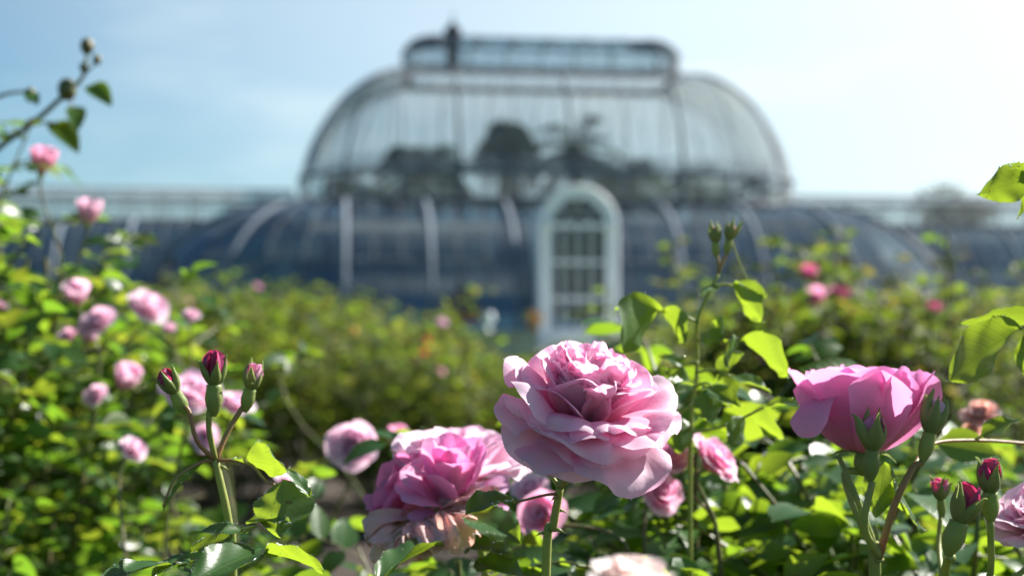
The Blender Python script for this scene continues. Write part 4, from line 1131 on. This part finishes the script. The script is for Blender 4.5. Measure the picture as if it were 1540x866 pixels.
def left_buds():
    base = ground_under(345, 866, .93, 0, .05)
    root = thing('garden_rose', 'stem with three crimson buds fanning out at left in front of blurred blooms', 'rose', base)
    node = at(324, 692, .90)
    stem(root, [base, at(352, 1400, .94), at(350, 866, .905), at(343, 780, .90), node], .0032, .0024, n=40, prick=6, seed=2)
    b = at(322, 580, .89); stem(root, [node, at(314, 640, .892), at(318, 600, .89), b - [0, 0, .008]], .0019, .0018, n=12)
    bud(root, b, (.03, -.08, 1), .024, 'petal_bud', .0, 11, 'largest crimson bud with spread sepals', 100, 1.3, .80, .30)
    b = at(264, 592, .89); stem(root, [node, at(296, 662, .89), at(284, 618, .89), b + [.003, 0, -.007]], .0015, .0014, 'stem_red', n=14)
    bud(root, b, (-.40, -.25, .9), .0185, 'petal_bud', .05, 12, 'dark tight bud', 50, 1.4, .95, .36)
    b = at(376, 586, .91); stem(root, [node, at(342, 650, .905), at(366, 610, .91), b - [.002, 0, .008]], .0018, .0016, 'stem_red', n=12)
    bud(root, b, (.25, -.05, 1), .0185, 'petal_main', .2, 13, 'pale tipped bud', 40, 1.35, 1.05, .42)
    # right hand leaf, bright underside
    spray(root, [at_back(node), (372, 695, .89), (398, 722, .875), (412, 728, .87)],
          [((372, 692, .888), (432, 706, .87), (.25, .75, .6), .46, .3, .5), ((425, 722, .868), (420, 806, .85), (.15, .95, .15), .62, .25, .2), ((430, 706, .87), (467, 748, .862), (.8, -.5, .4), .30, .3, .4), ((350, 690, .89), (378, 700, .885), (0, .3, 1), .35, .3, .3)], rad=.0011, stalk_mat='stem_red')
    spray(root, [at_back(node), (300, 696, .895), (262, 722, .885), (245, 762, .88)], [((312, 690, .90), (246, 768, .88), (-.7, -.3, .6), .10, .7, .9)], rad=.0009, stalk_mat='stem_red', drops=8)
    # lower leaves
    spray(root, [(345, 800, .90), (362, 797, .875), (386, 790, .86)],
          [((372, 800, .87), (284, 803, .85), (-.1, -.30, 1), .24, .35, .35), ((372, 786, .868), (436, 784, .85), (.1, -.35, 1), .26, .4, .4), ((350, 808, .88), (285, 830, .885), (-.1, -.6, .7), .30, .3, .3)])
    spray(root, [(349, 850, .90), (380, 832, .86), (396, 828, .85)],
          [((396, 826, .845), (282, 880, .80), (-.1, -.62, .8), .30, .4, .4), ((400, 830, .845), (486, 862, .82), (.2, .55, .8), .34, .35, .7), ((402, 832, .845), (436, 822, .86), (.2, -.2, 1), .30, .4, .4)], stalk_mat='stem_red')
    spray(root, [(349, 858, .90), (300, 850, .885), (262, 846, .875)],
          [((285, 838, .885), (228, 866, .86), (-.1, -.5, .9), .30, .3, .3), ((258, 848, .875), (150, 868, .84), (-.1, -.3, 1), .24, .3, .4), ((275, 846, .88), (310, 872, .86), (.2, -.6, .8), .34, .3, .3)], stalk_mat='stem_red')
    return root

def middle_stem():
    base = ground_under(1040, 866, 1.15, 0, .05)
    root = thing('garden_rose', 'upright shoot with two small green buds and bright leaves right of the porch', 'rose', base)
    top = at(1080, 412, 1.10)
    stem(root, [base, at(1040, 1300, 1.15), at(1038, 700, 1.12), at(1048, 560, 1.11), at(1050, 480, 1.10), top], .0021, .0013, 'stem', n=48, k=7)
    for px, py, ax, sd in ((1076, 366, (-.05, 0, 1), 21), (1096, 362, (.15, 0, 1), 22)):
        b = at(px, py, 1.10); stem(root, [top, (top + b) / 2 + [.001, 0, 0], b - [0, 0, .008]], .0014, .0011, 'stem_red', n=8, k=6)
        bud(root, b, ax, .014, 'petal_main', 0, sd, None, 25, 1.3, 1.3)
    stem(root, [at(1098, 352, 1.10), at(1110, 390, 1.10), at(1126, 425, 1.10)], .0008, .0005, 'stem', n=8, k=5)
    Y = 1.10
    spray(root, [(1049, 486, Y), (1020, 470, Y), (990, 468, Y)],
          [((990, 466, Y), (930, 528, 1.06), (-.5, .75, .5), .50, .35, .5), ((985, 464, Y), (925, 466, 1.12), (-.1, -.3, 1), .30, .3, .5), ((998, 468, Y), (1030, 514, 1.07), (.3, .75, .5), .40, .35, .4)], drops=14)
    spray(root, [(1074, 430, Y), (1092, 428, Y), (1106, 430, Y)],
          [((1102, 430, Y), (1148, 484, 1.07), (.1, .8, .6), .40, .4, .4), ((1104, 428, Y), (1154, 448, 1.08), (.5, -.4, .8), .34, .3, .6), ((1080, 432, Y), (1052, 446, 1.08), (-.3, -.5, .8), .25, .3, .4)], drops=14)
    spray(root, [(1050, 512, Y), (1085, 508, 1.08), (1120, 512, 1.06)],
          [((1118, 512, 1.06), (1188, 566, 1.02), (.3, .7, .6), .36, .35, .5), ((1112, 512, 1.065), (1094, 552, 1.04), (-.3, .7, .5), .42, .3, .4), ((1090, 506, 1.08), (1072, 484, 1.10), (-.1, .8, .5), .5, .3, .3), ((1085, 510, 1.08), (1056, 508, 1.06), (-.2, .8, .5), .42, .3, .3)], drops=14)
    spray(root, [(1049, 545, Y), (1030, 548, 1.12), (1012, 560, 1.13)],
          [((1012, 560, 1.13), (968, 600, 1.12), (-.3, .6, .6), .42, .3, .4), ((1026, 550, 1.12), (1010, 600, 1.11), (.1, .9, .4), .44, .3, .3), ((1030, 548, 1.12), (990, 536, 1.13), (-.2, -.4, .9), .38, .3, .4)], drops=10)
    spray(root, [(1040, 610, 1.115), (1018, 625, 1.12), (1005, 640, 1.12)],
          [((1005, 640, 1.12), (970, 690, 1.10), (-.3, .7, .5), .42, .3, .4), ((1018, 626, 1.12), (1024, 680, 1.10), (.1, .9, .3), .44, .3, .3), ((1020, 622, 1.12), (975, 628, 1.12), (-.2, -.3, .9), .36, .3, .4)], drops=10)
    spray(root, [(1046, 560, 1.11), (1075, 556, 1.10), (1100, 566, 1.09)],
          [((1100, 566, 1.09), (1160, 590, 1.07), (.2, -.3, .9), .32, .3, .4), ((1085, 560, 1.10), (1098, 610, 1.08), (.2, .8, .4), .42, .3, .3), ((1078, 556, 1.10), (1118, 530, 1.10), (.2, .7, .5), .38, .3, .3)], drops=10)
    spray(root, [(1044, 580, Y), (1062, 576, 1.08), (1070, 580, 1.07)],
          [((1058, 580, 1.08), (1114, 616, 1.05), (-.2, -.35, 1), .28, .35, .4), ((1062, 586, 1.07), (1068, 634, 1.05), (.1, .95, .2), .42, .2, .2), ((1050, 582, 1.09), (1002, 572, 1.08), (-.1, -.3, 1), .3, .3, .4)], drops=14)
    spray(root, [(1040, 650, 1.11), (1090, 640, 1.07), (1150, 612, 1.03)],
          [((1150, 612, 1.03), (1215, 610, 1.0), (0, -.5, 1), .30, .3, .4), ((1120, 628, 1.05), (1102, 672, 1.03), (0, .9, .4), .40, .3, .3), ((1130, 622, 1.05), (1180, 660, 1.02), (.2, .8, .5), .38, .3, .3)], drops=14)
    return root

def edge_leaves():
    base = ground_under(1640, 866, 1.0, .05, .0)
    root = thing('garden_rose', 'bright backlit serrated leaves reaching in from the right edge', 'rose', base)
    stem(root, [base, at(1640, 1300, 1.0), at(1610, 700, .97), at(1580, 520, .95), at(1600, 320, .95), at(1620, 200, .95)], .0035, .0018, n=40)
    spray(root, [(1604, 310, .95), (1580, 280, .94), (1562, 268, .93)], [((1562, 266, .93), (1470, 292, .92), (.1, .85, .5), .34, .15, .2), ((1575, 275, .94), (1530, 330, .95), (-.3, .6, .6), .3, .3, .3), ((1580, 272, .94), (1516, 252, .90), (.0, -.4, 1), .16, .3, .3)], drops=20)
    spray(root, [(1582, 520, .95), (1560, 490, .94), (1532, 494, .935)],
          [((1530, 494, .935), (1425, 574, .91), (-.1, .8, .55), .38, .2, .2), ((1556, 478, .96), (1442, 487, .955), (.1, .65, .7), .22, .2, .2), ((1545, 500, .935), (1552, 575, .92), (.4, .8, .3), .34, .3, .3)], drops=24)
    return root

def near_rose():
    base = ground_under(955, 900, .56, 0, .03)
    root = thing('garden_rose', 'creamy pale bloom very near and blurred at the bottom edge below the largest rose', 'rose', base)
    p = at(952, 905, .555)
    stem(root, [base, (base + p) / 2 + [.01, 0, .1], p - [0, 0, .01]], .003, .002, n=20)
    pl = rose_petals(91, .42, [(6, .046, .026, 40, 80, .7), (7, .044, .024, 28, 55, .8), (7, .040, .021, 15, 30, 1.0)], 12, 11, 11)
    bloom(root, pl, p, (.1, -.1, 1), 'petal_peach2', .5, outer=13, seed=14, hip=.004)
    return root

M['petal_peach2'] = petal_material('cream petal', (0.86, 0.68, 0.58), (0.87, 0.77, 0.74), (0.88, 0.83, 0.83), (0.95, 0.78, 0.72))

ONLY = ''
setup_light(); setup_camera()
if not ONLY or 'b' in ONLY:
    setting(); glasshouse(); tropical_mass(); conservatory_plants(); garden_things()
    p = at(1410, 505, 140)
    tree('tree', 'dark leafy tree showing above the right wing of the glasshouse', p[0], 140.0, 16.9, 5.2, 6)
if not ONLY or 's' in ONLY: bushes()
if not ONLY or 'f' in ONLY:
    main_rose(); rose_cluster(); right_rose(); right_buds(); left_buds(); middle_stem(); edge_leaves(); near_rose()
